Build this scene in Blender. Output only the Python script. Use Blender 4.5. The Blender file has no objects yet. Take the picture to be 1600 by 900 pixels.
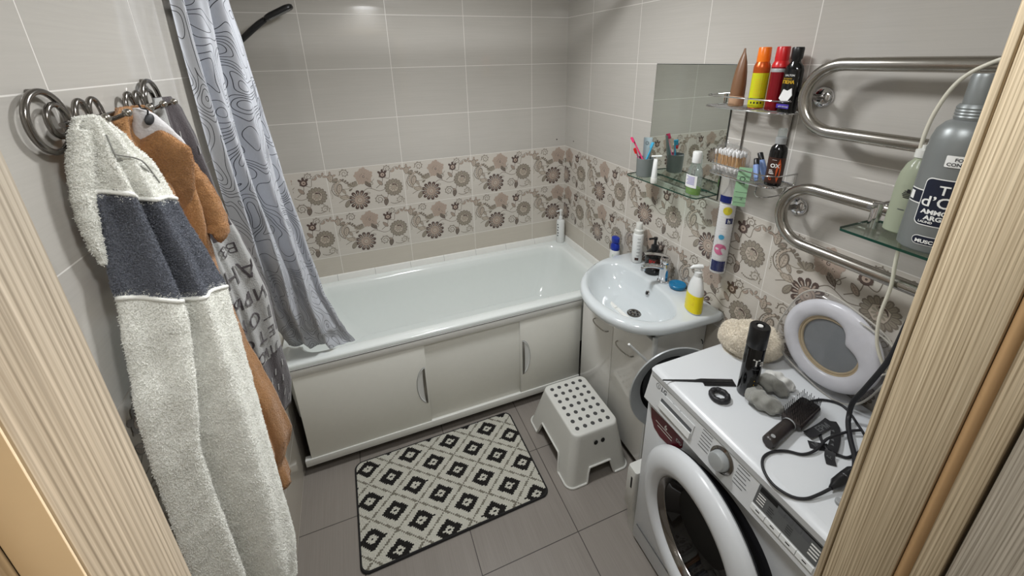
import bpy, bmesh, math, random
from mathutils import Vector as V, Matrix, noise as mnoise
random.seed(7)
PI = math.pi
S = bpy.context.scene
COL = S.collection

# ------------------------------------------------------------------ camera, world, lights, exposure
cd = bpy.data.cameras.new('camera'); cam = bpy.data.objects.new('camera', cd); COL.objects.link(cam)
cam.location = (0.43223, -2.35599, 1.81699)
cam.rotation_euler = (1.22176, 0.01931, -0.37386)
cd.sensor_width = 36.0; cd.lens = 644.09 / 1600 * 36
cd.shift_x = -0.00044; cd.shift_y = -0.07783
cd.clip_start = 0.01
S.camera = cam
S.view_settings.view_transform = 'Standard'; S.view_settings.look = 'None'
S.view_settings.exposure = 0.0; S.view_settings.gamma = 1.0
S.view_settings.use_curve_mapping = False

wd = bpy.data.worlds.new('world'); S.world = wd; wd.use_nodes = True
wd.node_tree.nodes['Background'].inputs[0].default_value = (1.0, 0.92, 0.80, 1)
wd.node_tree.nodes['Background'].inputs[1].default_value = 0.20

CEIL = 2.33
LAMPS = [(0.70, -2.0, 6.3), (0.83, -0.98, 18.0)]          # x, y, watts
LAMP_COLOR = (0.965, 0.98, 1.0)
hl = bpy.data.lights.new('hallway_light', 'SPOT'); hl.spot_size = math.radians(20); hl.spot_blend = 0.4; hl.shadow_soft_size = 0.08; hl.energy = 17; hl.color = (1.0, 0.76, 0.50)
hlo = bpy.data.objects.new('hallway_light', hl); COL.objects.link(hlo)
hlo.location = (0.93, -2.56, 2.1); hlo.rotation_euler = (V((0.285, -2.215, 1.62)) - V(hlo.location)).to_track_quat('-Z', 'Y').to_euler()

W = 1.71485          # right wall x (left wall x = 0, back wall y = 0)
ZF = 1.2758          # top of the floral band
TW, TH = 0.402, 0.25318
YD = -2.150          # inner face of the door wall

# ------------------------------------------------------------------ node expression helper
class E:
    def __init__(s, nt, sock): s.nt = nt; s.s = sock
    def _op(s, op, *a):
        n = s.nt.nodes.new('ShaderNodeMath'); n.operation = op
        for i, v in enumerate((s,) + a):
            if isinstance(v, E): s.nt.links.new(v.s, n.inputs[i])
            else: n.inputs[i].default_value = v
        return E(s.nt, n.outputs[0])
    def __add__(s, o): return s._op('ADD', o)
    __radd__ = __add__
    def __sub__(s, o): return s._op('SUBTRACT', o)
    def __rsub__(s, o): return (s * -1.0) + o
    def __mul__(s, o): return s._op('MULTIPLY', o)
    __rmul__ = __mul__
    def __truediv__(s, o): return s._op('DIVIDE', o)
    def abs(s): return s._op('ABSOLUTE')
    def fract(s): return s._op('FRACT')
    def floor(s): return s._op('FLOOR')
    def sin(s): return s._op('SINE')
    def sqrt(s): return s._op('SQRT')
    def lt(s, o): return s._op('LESS_THAN', o)
    def gt(s, o): return s._op('GREATER_THAN', o)
    def min(s, o): return s._op('MINIMUM', o)
    def max(s, o): return s._op('MAXIMUM', o)
    def clamp(s): return s.min(1.0).max(0.0)

def lin(c):
    out = []
    for v in c[:3]:
        v = v / 255.0
        out.append(v / 12.92 if v <= 0.04045 else ((v + 0.055) / 1.055) ** 2.4)
    return tuple(out) + (1.0,)

class MT:
    """a procedural material under construction"""
    def __init__(s, name):
        s.m = bpy.data.materials.new(name); s.m.use_nodes = True
        s.nt = s.m.node_tree; s.b = s.nt.nodes['Principled BSDF']
        s._tc = None
    def tc(s, k='Object'):
        if s._tc is None: s._tc = s.nt.nodes.new('ShaderNodeTexCoord')
        return s._tc.outputs[k]
    def xyz(s, k='Object'):
        n = s.nt.nodes.new('ShaderNodeSeparateXYZ'); s.nt.links.new(s.tc(k), n.inputs[0])
        return [E(s.nt, n.outputs[i]) for i in range(3)]
    def vec(s, x, y, z=0.0):
        n = s.nt.nodes.new('ShaderNodeCombineXYZ')
        for i, v in enumerate((x, y, z)):
            if isinstance(v, E): s.nt.links.new(v.s, n.inputs[i])
            else: n.inputs[i].default_value = v
        return n.outputs[0]
    def noise(s, vec, scale=5.0, detail=2.0, rough=0.5, dist=0.0):
        n = s.nt.nodes.new('ShaderNodeTexNoise')
        if vec is not None: s.nt.links.new(vec, n.inputs['Vector'])
        n.inputs['Scale'].default_value = scale; n.inputs['Detail'].default_value = detail
        n.inputs['Roughness'].default_value = rough; n.inputs['Distortion'].default_value = dist
        return E(s.nt, n.outputs[0])
    def voro(s, vec, scale):
        n = s.nt.nodes.new('ShaderNodeTexVoronoi'); n.inputs['Scale'].default_value = scale
        s.nt.links.new(vec, n.inputs['Vector'])
        return E(s.nt, n.outputs['Distance'])
    def mix(s, f, a, b):
        n = s.nt.nodes.new('ShaderNodeMix'); n.data_type = 'RGBA'
        if isinstance(f, E): s.nt.links.new(f.s, n.inputs[0])
        else: n.inputs[0].default_value = f
        for i, v in ((6, a), (7, b)):
            if isinstance(v, tuple): n.inputs[i].default_value = v
            else: s.nt.links.new(v, n.inputs[i])
        return n.outputs[2]
    def color(s, c):
        if isinstance(c, tuple): s.b.inputs['Base Color'].default_value = c
        else: s.nt.links.new(c, s.b.inputs['Base Color'])
        return s
    def set(s, **k):
        for n, v in k.items():
            i = s.b.inputs[{'rough': 'Roughness', 'metal': 'Metallic', 'ior': 'IOR', 'trans': 'Transmission Weight', 'coat': 'Coat Weight', 'coatr': 'Coat Roughness',
                            'spec': 'Specular IOR Level', 'sheen': 'Sheen Weight', 'alpha': 'Alpha', 'sss': 'Subsurface Weight'}[n]]
            if isinstance(v, E): s.nt.links.new(v.s, i)
            else: i.default_value = v
        return s
    def bump(s, h, strength=0.3, dist=0.001):
        n = s.nt.nodes.new('ShaderNodeBump'); n.inputs['Strength'].default_value = strength
        n.inputs['Distance'].default_value = dist
        s.nt.links.new(h.s, n.inputs['Height']); s.nt.links.new(n.outputs[0], s.b.inputs['Normal'])
        return s

def plain(name, rgb, rough=0.4, metal=0.0, var=0.05, scale=40.0, bump=0.0, **k):
    t = MT(name); c = lin(rgb)
    n = t.noise(t.tc(), scale, 3)
    d = tuple(v * (1 - var) for v in c[:3]) + (1,); l = tuple(min(1, v * (1 + var)) for v in c[:3]) + (1,)
    t.color(t.mix(n, d, l)).set(rough=rough, metal=metal, **k)
    if bump: t.bump(t.noise(t.tc(), scale * 6, 3), bump, 0.001)
    return t.m

def clear(name, tint, alpha_gloss=0.12, rough=0.05, opac=0.0, opcol=(255, 255, 255)):
    """thin clear film: transparent with a gloss coat, optional milky share"""
    t = MT(name); nt = t.nt; nt.nodes.remove(t.b)
    tr = nt.nodes.new('ShaderNodeBsdfTransparent'); tr.inputs[0].default_value = lin(tint)
    gl = nt.nodes.new('ShaderNodeBsdfGlossy'); gl.inputs['Roughness'].default_value = rough
    lw = nt.nodes.new('ShaderNodeLayerWeight'); lw.inputs[0].default_value = 0.25
    fr = E(nt, lw.outputs['Fresnel']) * 0.28 + alpha_gloss * 0.6
    nz = t.noise(t.tc(), 60, 3)
    bp = nt.nodes.new('ShaderNodeBump'); bp.inputs['Strength'].default_value = 0.25; bp.inputs['Distance'].default_value = 0.002
    nt.links.new(nz.s, bp.inputs['Height'])
    if rough > 0.06: nt.links.new(bp.outputs[0], gl.inputs['Normal'])
    mx = nt.nodes.new('ShaderNodeMixShader'); nt.links.new(fr.s, mx.inputs[0])
    nt.links.new(tr.outputs[0], mx.inputs[1]); nt.links.new(gl.outputs[0], mx.inputs[2])
    out = mx.outputs[0]
    if opac:
        df = nt.nodes.new('ShaderNodeBsdfDiffuse'); df.inputs[0].default_value = lin(opcol)
        m2 = nt.nodes.new('ShaderNodeMixShader'); m2.inputs[0].default_value = opac
        nt.links.new(out, m2.inputs[1]); nt.links.new(df.outputs[0], m2.inputs[2]); out = m2.outputs[0]
    nt.links.new(out, nt.nodes['Material Output'].inputs[0])
    return t.m

# ------------------------------------------------------------------ materials
def tile_mat(name, axis, off, floor=False):
    t = MT(name); x, y, z = t.xyz()
    if floor:
        fx = ((x - 1.06048) / 0.4075).fract(); fy = ((y + 1.3912) / 0.4075).fract()
        g = 0.0016 / 0.4075
        line = fx.lt(g).max(fx.gt(1 - g)).max(fy.lt(g)).max(fy.gt(1 - g))
        cell = t.noise(t.vec(((x - 1.06048) / 0.4075).floor(), ((y + 1.3912) / 0.4075).floor(), 3.0), 5.3, 0)
        st = t.noise(t.vec(x * 260.0, y * 5.0), 1.0, 3, 0.6)
        st2 = t.noise(t.vec(x * 18.0, y * 2.0), 1.0, 2)
        f = (st * 0.65 + st2 * 0.25 + cell * 0.2 - 0.05).clamp()
        c = t.mix(f, lin((118, 112, 106)), lin((154, 147, 139)))
        c = t.mix(line, c, lin((62, 56, 52)))
        t.color(c).set(rough=st * 0.15 + 0.26)
        t.bump(st * 0.15 - line * 1.0, 0.25, 0.0008)
        return t.m
    u = y if axis == 'y' else x
    fu = ((u - off) / TW).fract(); fv = ((z - ZF) / TH).fract()
    gu = 0.0013 / TW; gv = 0.0013 / TH
    line = fu.lt(gu).max(fu.gt(1 - gu)).max(fv.lt(gv)).max(fv.gt(1 - gv))
    cell = t.noise(t.vec(((u - off) / TW).floor(), ((z - ZF) / TH).floor(), 1.0), 3.7, 0)
    st = t.noise(t.vec(u * 5.0, z * 170.0), 1.0, 3, 0.6)
    st2 = t.noise(t.vec(u * 2.5, z * 40.0), 1.0, 2)
    f = (st * 0.55 + st2 * 0.3 + cell * 0.2 - 0.02).clamp()
    c = t.mix(f, lin((172, 168, 161)), lin((191, 187, 180)))
    band = z.lt(ZF) * z.gt(ZF - 2 * TH)
    c = t.mix(band, c, t.mix(f, lin((188, 182, 172)), lin((204, 198, 189))))
    c = t.mix(z.lt(ZF - 2 * TH - 0.002), c, t.mix(f, lin((184, 177, 165)), lin((200, 193, 181))))
    c = t.mix(line, c, lin((220, 217, 211)))
    t.color(c).set(rough=st * 0.05 + line * 0.25 + 0.055)
    t.bump(st * 0.12 - line * 1.0, 0.22, 0.0008)
    return t.m

def wood_mat(name, c1, c2, c3, axis='z'):
    t = MT(name); x, y, z = t.xyz()
    wob = t.noise(t.vec(x * 6.0, y * 6.0, z * 1.3), 1.0, 2) * 0.010
    u = x * 0.83 + y * 1.0 + wob
    g1 = t.noise(t.vec(u * 760.0, x * 3.0, z * 5.0), 1.0, 2, 0.6)
    g2 = t.noise(t.vec(u * 95.0, x * 3.0, z * 1.2), 1.0, 3, 0.6)
    bands = ((u * 1900.0 + g2 * 16.0).sin() * 0.5 + 0.5); bands = bands * bands
    f = ((g1 - 0.5) * 1.9 - bands * 0.62 * (g2 * 1.5) + (g2 - 0.5) * 1.0 + 0.72).clamp()
    c = t.mix(f, lin(c1), lin(c2))
    c = t.mix((g1 - 0.62).max(0.0) * 3.0, c, lin(c3))
    t.color(c).set(rough=0.55)
    t.bump(g1 * 0.5 + bands * 0.5, 0.25, 0.0006)
    return t.m

def curtain_mat():
    t = MT('curtain_fabric'); u, v, w = t.xyz('UV')
    k = 8.0; e = 0.002; N = 15.0
    def nz(a, b): return t.noise(t.vec(a, b * 0.85, 0.37), k, 0.0, 0.4, 0.75)
    n0 = nz(u, v); nx = nz(u + e, v); ny = nz(u, v + e)
    gx = (nx - n0) / e; gy = (ny - n0) / e
    gr = (gx * gx + gy * gy).sqrt() * N
    d = ((n0 * N).fract() - 0.5).abs() / (gr + 0.6)
    line = d.lt(0.00105)
    wv = t.noise(t.vec(u * 900.0, v * 60.0), 1.0, 2)
    c = t.mix(wv, lin((178, 181, 188)), lin((202, 205, 211)))
    c = t.mix(line, c, lin((40, 40, 48)))
    t.color(c).set(rough=0.62, sheen=0.2)
    t.bump(wv, 0.08, 0.0005)
    return t.m

def mat_pattern(cx, cy, ang):
    t = MT('bath_mat_pile'); x, y, z = t.xyz()
    ca, sa = math.cos(ang), math.sin(ang)
    px = 0.0068; py = 0.0068
    X = x * ca + y * sa; Y = y * ca - x * sa          # object coordinates have the mat's centre as origin
    jit = t.noise(t.vec(x * 160.0, y * 160.0), 1.0, 2) - 0.5
    X = X + jit * 0.003; Y = Y + jit * 0.003
    qx = (X / px).floor() * px + px / 2; qy = (Y / py).floor() * py + py / 2
    ox = 0.278 - cx; oy = -1.112 - cy
    ax = (qx - ox) / 0.1965; ay = (qy - oy) / 0.163
    p = ax + ay; q = ax - ay
    dp = ((p + 0.5).fract() - 0.5).abs(); dq = ((q + 0.5).fract() - 0.5).abs()
    d = dp.max(dq)
    black = d.lt(0.285) * (1.0 - (d.lt(0.12) * (dp - dq).abs().lt(0.1)))
    black = black * (1.0 - d.lt(0.115)) 
    dot = d.lt(0.032)
    black = black.max(dot)
    stripe = d.gt(0.472)
    pil = t.noise(t.vec(x * 420.0, y * 420.0), 1.0, 2)
    c = t.mix(pil, lin((186, 184, 172)), lin((222, 220, 208)))
    c = t.mix(stripe, c, lin((128, 124, 112)))
    c = t.mix(black, c, t.mix(pil, lin((26, 25, 25)), lin((52, 50, 48))))
    t.color(c).set(rough=0.95, spec=0.1)
    t.bump(t.voro(t.tc(), 260), 0.9, 0.004)
    return t.m

def fluffy(name, c1, c2, scale=160.0, strength=0.9, dist=0.006):
    t = MT(name); v = t.tc()
    n = t.noise(v, scale, 4, 0.7, 0.6); w = t.voro(v, scale * 0.8)
    t.color(t.mix(n, lin(c1), lin(c2))).set(rough=0.95, spec=0.12, sheen=0.35)
    t.bump(n * 0.8 + w * 0.7, strength, dist)
    return t.m

def mist(name, rgb, metal=1.0, rough=0.12):
    t = MT(name); n = t.noise(t.tc(), 14, 3)
    c = lin(rgb); t.color(t.mix(n, tuple(v * .88 for v in c[:3]) + (1,), c)).set(metal=metal, rough=n * 0.05 + rough)
    return t.m

MA = dict(
    back=tile_mat('wall_tile_back', 'x', W - 0.23701), right=tile_mat('wall_tile_right', 'y', -0.27412),
    left=tile_mat('wall_tile_left', 'y', -1.06544), front=tile_mat('wall_tile_front', 'x', 0.1),
    floor=tile_mat('floor_tile', 'x', 0, True),
    ceil=plain('ceiling_paint', (232, 230, 224), 0.7),
    hall=plain('hallway_wall_paint', (196, 178, 150), 0.8),
    wood=wood_mat('ash_veneer', (160, 140, 110), (222, 204, 172), (232, 220, 196)),
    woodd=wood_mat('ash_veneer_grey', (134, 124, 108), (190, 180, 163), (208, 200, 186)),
    seal=plain('door_seal', (196, 158, 112), 0.55), edge=plain('lit_frame_edge', (232, 216, 188), 0.5),  # edge tone has the hallway light on the frame painted in
    white=plain('white_gloss_plastic', (226, 228, 226), 0.22, var=0.02),
    whitem=plain('white_matt_plastic', (210, 210, 204), 0.42, var=0.02),
    panel=plain('white_pvc_panel', (238, 238, 230), 0.34, var=0.02),
    panel2=plain('white_pvc_profile', (226, 226, 221), 0.3, var=0.02),
    enamel=plain('white_enamel', (226, 231, 228), 0.10, var=0.015, coat=0.5),
    ceramic=plain('white_ceramic', (208, 214, 216), 0.07, var=0.015, coat=0.6),
    lacquer=plain('white_lacquer', (232, 231, 226), 0.10, var=0.02, coat=0.4),
    wm=plain('washer_enamel', (212, 215, 217), 0.28, var=0.015, scale=300),
    wmpanel=plain('washer_panel_plastic', (206, 208, 208), 0.3, var=0.02),
    chrome=mist('chrome', (222, 222, 224), 1, 0.06), steel=mist('brushed_steel', (176, 172, 165), 1, 0.2),
    dsteel=mist('dark_nickel', (140, 136, 132), 1, 0.15), silver=mist('silver_paint', (188, 192, 193), 0.45, 0.36), bottlesilver=mist('bottle_silver_paint', (134, 138, 137), 0.4, 0.36),
    black=plain('black_plastic', (20, 20, 22), 0.35), blackg=plain('black_gloss', (12, 12, 13), 0.12),
    dark=plain('dark_void', (14, 13, 12), 0.7), rubber=plain('black_rubber', (30, 30, 33), 0.55),
    grey=plain('grey_plastic', (150, 152, 152), 0.4), dgrey=plain('dark_grey_print', (84, 86, 88), 0.45),
    dot=plain('grey_rubber_dot', (66, 66, 66), 0.6), ink=plain('printed_black', (28, 28, 30), 0.5),
    wine=plain('wine_red_sticker', (92, 22, 34), 0.25), offwhite=plain('printed_white', (232, 232, 228), 0.5),
    curtain=curtain_mat(), cream=fluffy('cream_sherpa', (242, 242, 233), (255, 255, 250), 300, 0.45, 0.002),
    slate=fluffy('slate_sherpa', (88, 92, 103), (142, 147, 158), 330, 0.7, 0.003), caramel=fluffy('caramel_fleece', (152, 108, 66), (198, 150, 102), 300, 0.5, 0.003),
    muzzle=fluffy('white_fleece', (206, 204, 206), (236, 234, 234), 260, 0.4, 0.002),
    charcoal=fluffy('charcoal_terry', (58, 53, 55), (92, 86, 88), 420, 0.6, 0.002), lgrey=fluffy('grey_terry', (150, 150, 148), (186, 186, 184), 420, 0.6, 0.002),
    fur=fluffy('cream_plush', (232, 220, 198), (255, 249, 236), 190, 0.6, 0.004), sockg=fluffy('grey_knit', (128, 128, 122), (160, 160, 154), 500, 0.4, 0.001),
    sockw=fluffy('pale_knit', (196, 196, 190), (224, 224, 220), 500, 0.4, 0.001), matedge=plain('mat_binding', (28, 27, 27), 0.9),
    glass=clear('shelf_glass', (243, 250, 246), 0.04, 0.02), glassedge=plain('green_glass_edge', (24, 62, 52), 0.12),
    film=clear('clear_film', (250, 250, 251), 0.05, 0.10, 0.02, (235, 235, 238)), bagseam=clear('folded_film', (235, 235, 232), 0.2, 0.2, 0.45, (226, 222, 212)),
    clearpl=clear('clear_plastic', (236, 240, 240), 0.08, 0.04, 0.10, (220, 226, 224)), doorglass=plain('tinted_door_glass', (10, 10, 12), 0.04),
    greenliq=plain('green_liquid', (128, 178, 36), 0.1), frosty=clear('milky_green_plastic', (206, 214, 196), 0.08, 0.2, 0.72, (172, 178, 156)),
    tan=plain('tan_tube', (120, 86, 60), 0.38), tan2=plain('pale_tan_cap', (172, 138, 110), 0.38), orange=plain('orange_cap', (240, 120, 14), 0.3),
    copper=plain('orange_metallic', (190, 84, 24), 0.28, 0.4), lime=plain('lime_label', (198, 198, 22), 0.35), red=plain('red_cap', (200, 30, 34), 0.3),
    crimson=plain('crimson_metallic', (130, 14, 26), 0.25, 0.3), gold=plain('gold_print', (214, 170, 40), 0.35), purple=plain('violet_print', (78, 58, 170), 0.4),
    yellow=plain('yellow_label', (232, 214, 8), 0.3), blue=plain('cobalt_plastic', (22, 48, 150), 0.3), teal=plain('turquoise_plastic', (14, 112, 158), 0.28),
    navy=plain('navy_print', (24, 30, 48), 0.35), navyb=plain('navy_blue_film', (22, 36, 100), 0.18), tagwhite=plain('paper_white', (224, 224, 222), 0.7),
    green=plain('mint_paper', (150, 192, 152), 0.7), lblue=plain('pale_blue_tube', (126, 150, 200), 0.35), pink=plain('magenta_plastic', (206, 42, 100), 0.3),
    skyb=plain('sky_blue_plastic', (70, 170, 210), 0.3), cup=plain('grey_cup', (112, 118, 116), 0.45), tpsilver=plain('silver_tube', (140, 156, 160), 0.3, 0.5),
    cotton=fluffy('cotton_wool', (226, 226, 224), (246, 246, 244), 300, 0.4, 0.001), stickw=plain('bamboo_stick', (206, 164, 112), 0.6), rust=plain('orange_print', (214, 92, 40), 0.4),
    brownp=plain('dark_brown_print', (58, 34, 26), 0.35), seatw=plain('white_padded_vinyl', (214, 214, 218), 0.28), seatrim=plain('beige_trim', (176, 158, 126), 0.45),
    cord=plain('ivory_cable', (212, 208, 192), 0.4), pinkp=plain('pink_print', (226, 120, 160), 0.4), yell2=plain('yellow_print', (226, 214, 40), 0.4),
    lens=plain('grey_display', (92, 94, 94), 0.3), brush=plain('dark_brown_plastic', (46, 40, 38), 0.35), greyfilm=plain('grey_seat_hole', (122, 126, 128), 0.4), mirredge=plain('mirror_dark_edge', (44, 50, 46), 0.3),
    f0=plain('glaze_dark_brown', (90, 76, 71), 0.13), f1=plain('glaze_taupe', (126, 117, 106), 0.13), f2=plain('glaze_rose_beige', (170, 153, 140), 0.13),
    f3=plain('glaze_sand', (184, 172, 158), 0.13), f4=plain('glaze_olive_grey', (150, 142, 128), 0.13),
)
_m = MT('mirror_silver'); _n = _m.noise(_m.tc(), 3, 2)
_m.color(_m.mix(_n, (0.70, 0.74, 0.70, 1), (0.73, 0.77, 0.73, 1))).set(metal=1.0, rough=0.02); MA['mirror'] = _m.m
_l = MT('lamp_glow'); _n = _l.noise(_l.tc(), 3, 1)
_l.color((1, 1, 1, 1)); _l.b.inputs['Emission Color'].default_value = LAMP_COLOR + (1,); _l.set(rough=0.4)
_l.nt.links.new((_n * 1.0 + 4.5).s, _l.b.inputs['Emission Strength']); MA['glow'] = _l.m

# ------------------------------------------------------------------ mesh builder
def cr(pts, n=8, closed=False):
    """Catmull-Rom through 3-D points"""
    P = [V(p) for p in pts]; out = []
    m = len(P); segs = m if closed else m - 1
    for i in range(segs):
        if closed: a, b, c, d = P[(i - 1) % m], P[i], P[(i + 1) % m], P[(i + 2) % m]
        else: a, b, c, d = P[max(i - 1, 0)], P[i], P[i + 1], P[min(i + 2, m - 1)]
        for k in range(n):
            t = k / n; t2 = t * t; t3 = t2 * t
            out.append(0.5 * ((2 * b) + (c - a) * t + (2 * a - 5 * b + 4 * c - d) * t2 + (3 * b - a - 3 * c + d) * t3))
    if not closed: out.append(P[-1])
    return out

def lerp_table(tab, z):
    """tab: rows (key, a, b, ...) sorted by key; smooth interpolation"""
    if z <= tab[0][0]: return tab[0][1:]
    for i in range(len(tab) - 1):
        if z <= tab[i + 1][0]:
            t = (z - tab[i][0]) / (tab[i + 1][0] - tab[i][0]); t = t * t * (3 - 2 * t) * 0.5 + t * 0.5
            return [p + (q - p) * t for p, q in zip(tab[i][1:], tab[i + 1][1:])]
    return tab[-1][1:]

class MB:
    def __init__(s): s.bm = bmesh.new(); s.mats = []; s.uv = None
    def mi(s, m):
        m = MA[m] if isinstance(m, str) else m
        if m not in s.mats: s.mats.append(m)
        return s.mats.index(m)
    def face(s, vs, mi):
        try: f = s.bm.faces.new(vs)
        except ValueError: return None
        f.material_index = mi; return f
    def box(s, x0, x1, y0, y1, z0, z1, m, bev=0.0, seg=2, mtx=None):
        mi = s.mi(m)
        r = bmesh.ops.create_cube(s.bm, size=1.0); vs = r['verts']
        c = V(((x0 + x1) / 2, (y0 + y1) / 2, (z0 + z1) / 2)); d = (abs(x1 - x0), abs(y1 - y0), abs(z1 - z0))
        for v in vs: v.co = V((v.co.x * d[0], v.co.y * d[1], v.co.z * d[2])) + c
        fs = set(f for v in vs for f in v.link_faces)
        if bev:
            es = list(set(e for v in vs for e in v.link_edges))
            r = bmesh.ops.bevel(s.bm, geom=es, offset=min(bev, min(d) * 0.45), segments=seg, profile=0.5, affect='EDGES')
            fs = set(f for f in r['faces']) | set(f for f in fs if f.is_valid)
            vs = list(set(v for f in fs for v in f.verts))
        for f in fs: f.material_index = mi
        if mtx is not None:
            for v in vs: v.co = mtx @ v.co
        return s
    def lathe(s, prof, m, c=(0, 0, 0), mtx=None, seg=28, sx=1.0, sy=1.0, cap=True):
        """prof: (r, z) from bottom to top; mtx maps local (z up) to world"""
        mi = s.mi(m); M = mtx if mtx is not None else Matrix.Translation(c)
        rings = []
        for r, z in prof:
            if r < 1e-6: rings.append([s.bm.verts.new(M @ V((0, 0, z)))])
            else: rings.append([s.bm.verts.new(M @ V((r * sx * math.cos(2 * PI * k / seg), r * sy * math.sin(2 * PI * k / seg), z))) for k in range(seg)])
        for a, b in zip(rings, rings[1:]):
            for k in range(seg):
                k2 = (k + 1) % seg
                if len(a) == 1 and len(b) == 1: continue
                if len(a) == 1: s.face([a[0], b[k2], b[k]], mi)
                elif len(b) == 1: s.face([a[k], a[k2], b[0]], mi)
                else: s.face([a[k], a[k2], b[k2], b[k]], mi)
        if cap:
            if len(rings[0]) > 1: s.face(rings[0][::-1], mi)
            if len(rings[-1]) > 1: s.face(rings[-1], mi)
        return s
    def loft(s, loops, m, closed=True, cap0=True, cap1=True, mfun=None, uvs=None):
        mi = s.mi(m); L = [[s.bm.verts.new(p) for p in lp] for lp in loops]
        n = len(L[0])
        if uvs is not None and s.uv is None: s.uv = s.bm.loops.layers.uv.new('UVMap')
        for i in range(len(L) - 1):
            for k in range(n if closed else n - 1):
                k2 = (k + 1) % n
                f = s.face([L[i][k], L[i][k2], L[i + 1][k2], L[i + 1][k]], mi)
                if f is None: continue
                if mfun: f.material_index = s.mi(mfun(i, k))
                if uvs is not None:
                    for lp, (a, b) in zip(f.loops, ((i, k), (i, k + 1), (i + 1, k + 1), (i + 1, k))): lp[s.uv].uv = uvs(a, b)
        if closed and cap0: s.face(L[0][::-1], mi)
        if closed and cap1: s.face(L[-1], mi)
        return s
    def tube(s, pts, r, m, seg=10, closed=False, cap=True, flat=1.0):
        P = [V(p) for p in pts]; n = len(P); R = r if isinstance(r, (list, tuple)) else [r] * n
        T = []
        for i in range(n):
            a = P[(i - 1) % n] if (closed or i > 0) else P[i]; b = P[(i + 1) % n] if (closed or i < n - 1) else P[i]
            d = b - a; T.append(d.normalized() if d.length > 1e-9 else V((0, 0, 1)))
        up = V((0, 0, 1)) if abs(T[0].z) < 0.9 else V((1, 0, 0))
        nn = (up - T[0] * up.dot(T[0])).normalized(); loops = []
        for i in range(n):
            nn = (nn - T[i] * nn.dot(T[i]))
            nn = nn.normalized() if nn.length > 1e-6 else V((1, 0, 0))
            bb = T[i].cross(nn)
            loops.append([P[i] + (nn * math.cos(2 * PI * k / seg) * flat + bb * math.sin(2 * PI * k / seg)) * R[i] for k in range(seg)])
        if closed: loops.append(loops[0])
        s.loft(loops, m, True, cap and not closed, cap and not closed)
        if closed: bmesh.ops.remove_doubles(s.bm, verts=s.bm.verts[:], dist=1e-6)
        return s
    def prism(s, poly, th, m, mtx=None):
        """2-D polygon in local xy, extruded to z = th"""
        M = mtx or Matrix(); mi = s.mi(m)
        a = [s.bm.verts.new(M @ V((p[0], p[1], 0))) for p in poly]; b = [s.bm.verts.new(M @ V((p[0], p[1], th))) for p in poly]
        s.face(a[::-1], mi); s.face(b, mi)
        for k in range(len(a)): s.face([a[k], a[(k + 1) % len(a)], b[(k + 1) % len(a)], b[k]], mi)
        return s
    def poly(s, pts, m):
        s.face([s.bm.verts.new(V(p)) for p in pts], s.mi(m)); return s
    def text(s, body, size, m, fmap, ext=0.0, align='LEFT', bold=0.0, spacing=1.0):
        """flat lettering; fmap sends (x, y, z) of the text plane to the world"""
        cu = bpy.data.curves.new('lettering', 'FONT'); cu.body = body; cu.size = size; cu.align_x = align
        cu.resolution_u = 3; cu.extrude = ext; cu.offset = bold; cu.space_character = spacing
        ob = bpy.data.objects.new('lettering', cu); me = bpy.data.meshes.new_from_object(ob)
        mi = s.mi(m); vs = [s.bm.verts.new(fmap(v.co)) for v in me.vertices]
        for p in me.polygons: s.face([vs[i] for i in p.vertices], mi)
        bpy.data.objects.remove(ob); bpy.data.curves.remove(cu); bpy.data.meshes.remove(me)
        return s
    def cyl_text(s, body, size, m, c, r, z, ang, ry=None, bold=0.0, align='LEFT', lift=0.0006):
        def fm(p):
            a = ang + p.x / r
            return V((c[0] + (r + lift) * math.cos(a), c[1] + (r + lift) * math.sin(a), z + p.y))
        return s.text(body, size, m, fm, 0, align, bold)
    def arc_patch(s, m, c, r, z0, z1, a0, a1, lift=0.0004, n=12):
        pts = [[V((c[0] + (r + lift) * math.cos(a0 + (a1 - a0) * k / n), c[1] + (r + lift) * math.sin(a0 + (a1 - a0) * k / n), z)) for k in range(n + 1)] for z in (z0, z1)]
        return s.loft(pts, m, False)
    def jitter(s, amp, scale):
        s.bm.normal_update()
        for v in s.bm.verts: v.co += v.normal * amp * mnoise.noise(v.co * scale)
        return s
    def build(s, name, parent=None, loc=None, smooth=True, angle=40, recalc=True, sub=0):
        if recalc: bmesh.ops.recalc_face_normals(s.bm, faces=s.bm.faces[:])
        base = V(loc) if loc is not None else (ROOTLOC.get(parent.name, V((0, 0, 0))) if parent else V((0, 0, 0)))
        for v in s.bm.verts: v.co -= base
        me = bpy.data.meshes.new(name); s.bm.to_mesh(me); s.bm.free()
        for m in s.mats: me.materials.append(m)
        if smooth:
            me.polygons.foreach_set('use_smooth', [True] * len(me.polygons))
            me.set_sharp_from_angle(angle=math.radians(angle))
        ob = bpy.data.objects.new(name, me); COL.objects.link(ob)
        if parent is not None: ob.parent = parent; ROOTLOC[ob.name] = base
        else: ob.location = base; ROOTLOC[ob.name] = base
        if sub:
            md = ob.modifiers.new('smooth', 'SUBSURF'); md.levels = sub; md.render_levels = sub
        return ob
ROOTLOC = {}
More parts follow.
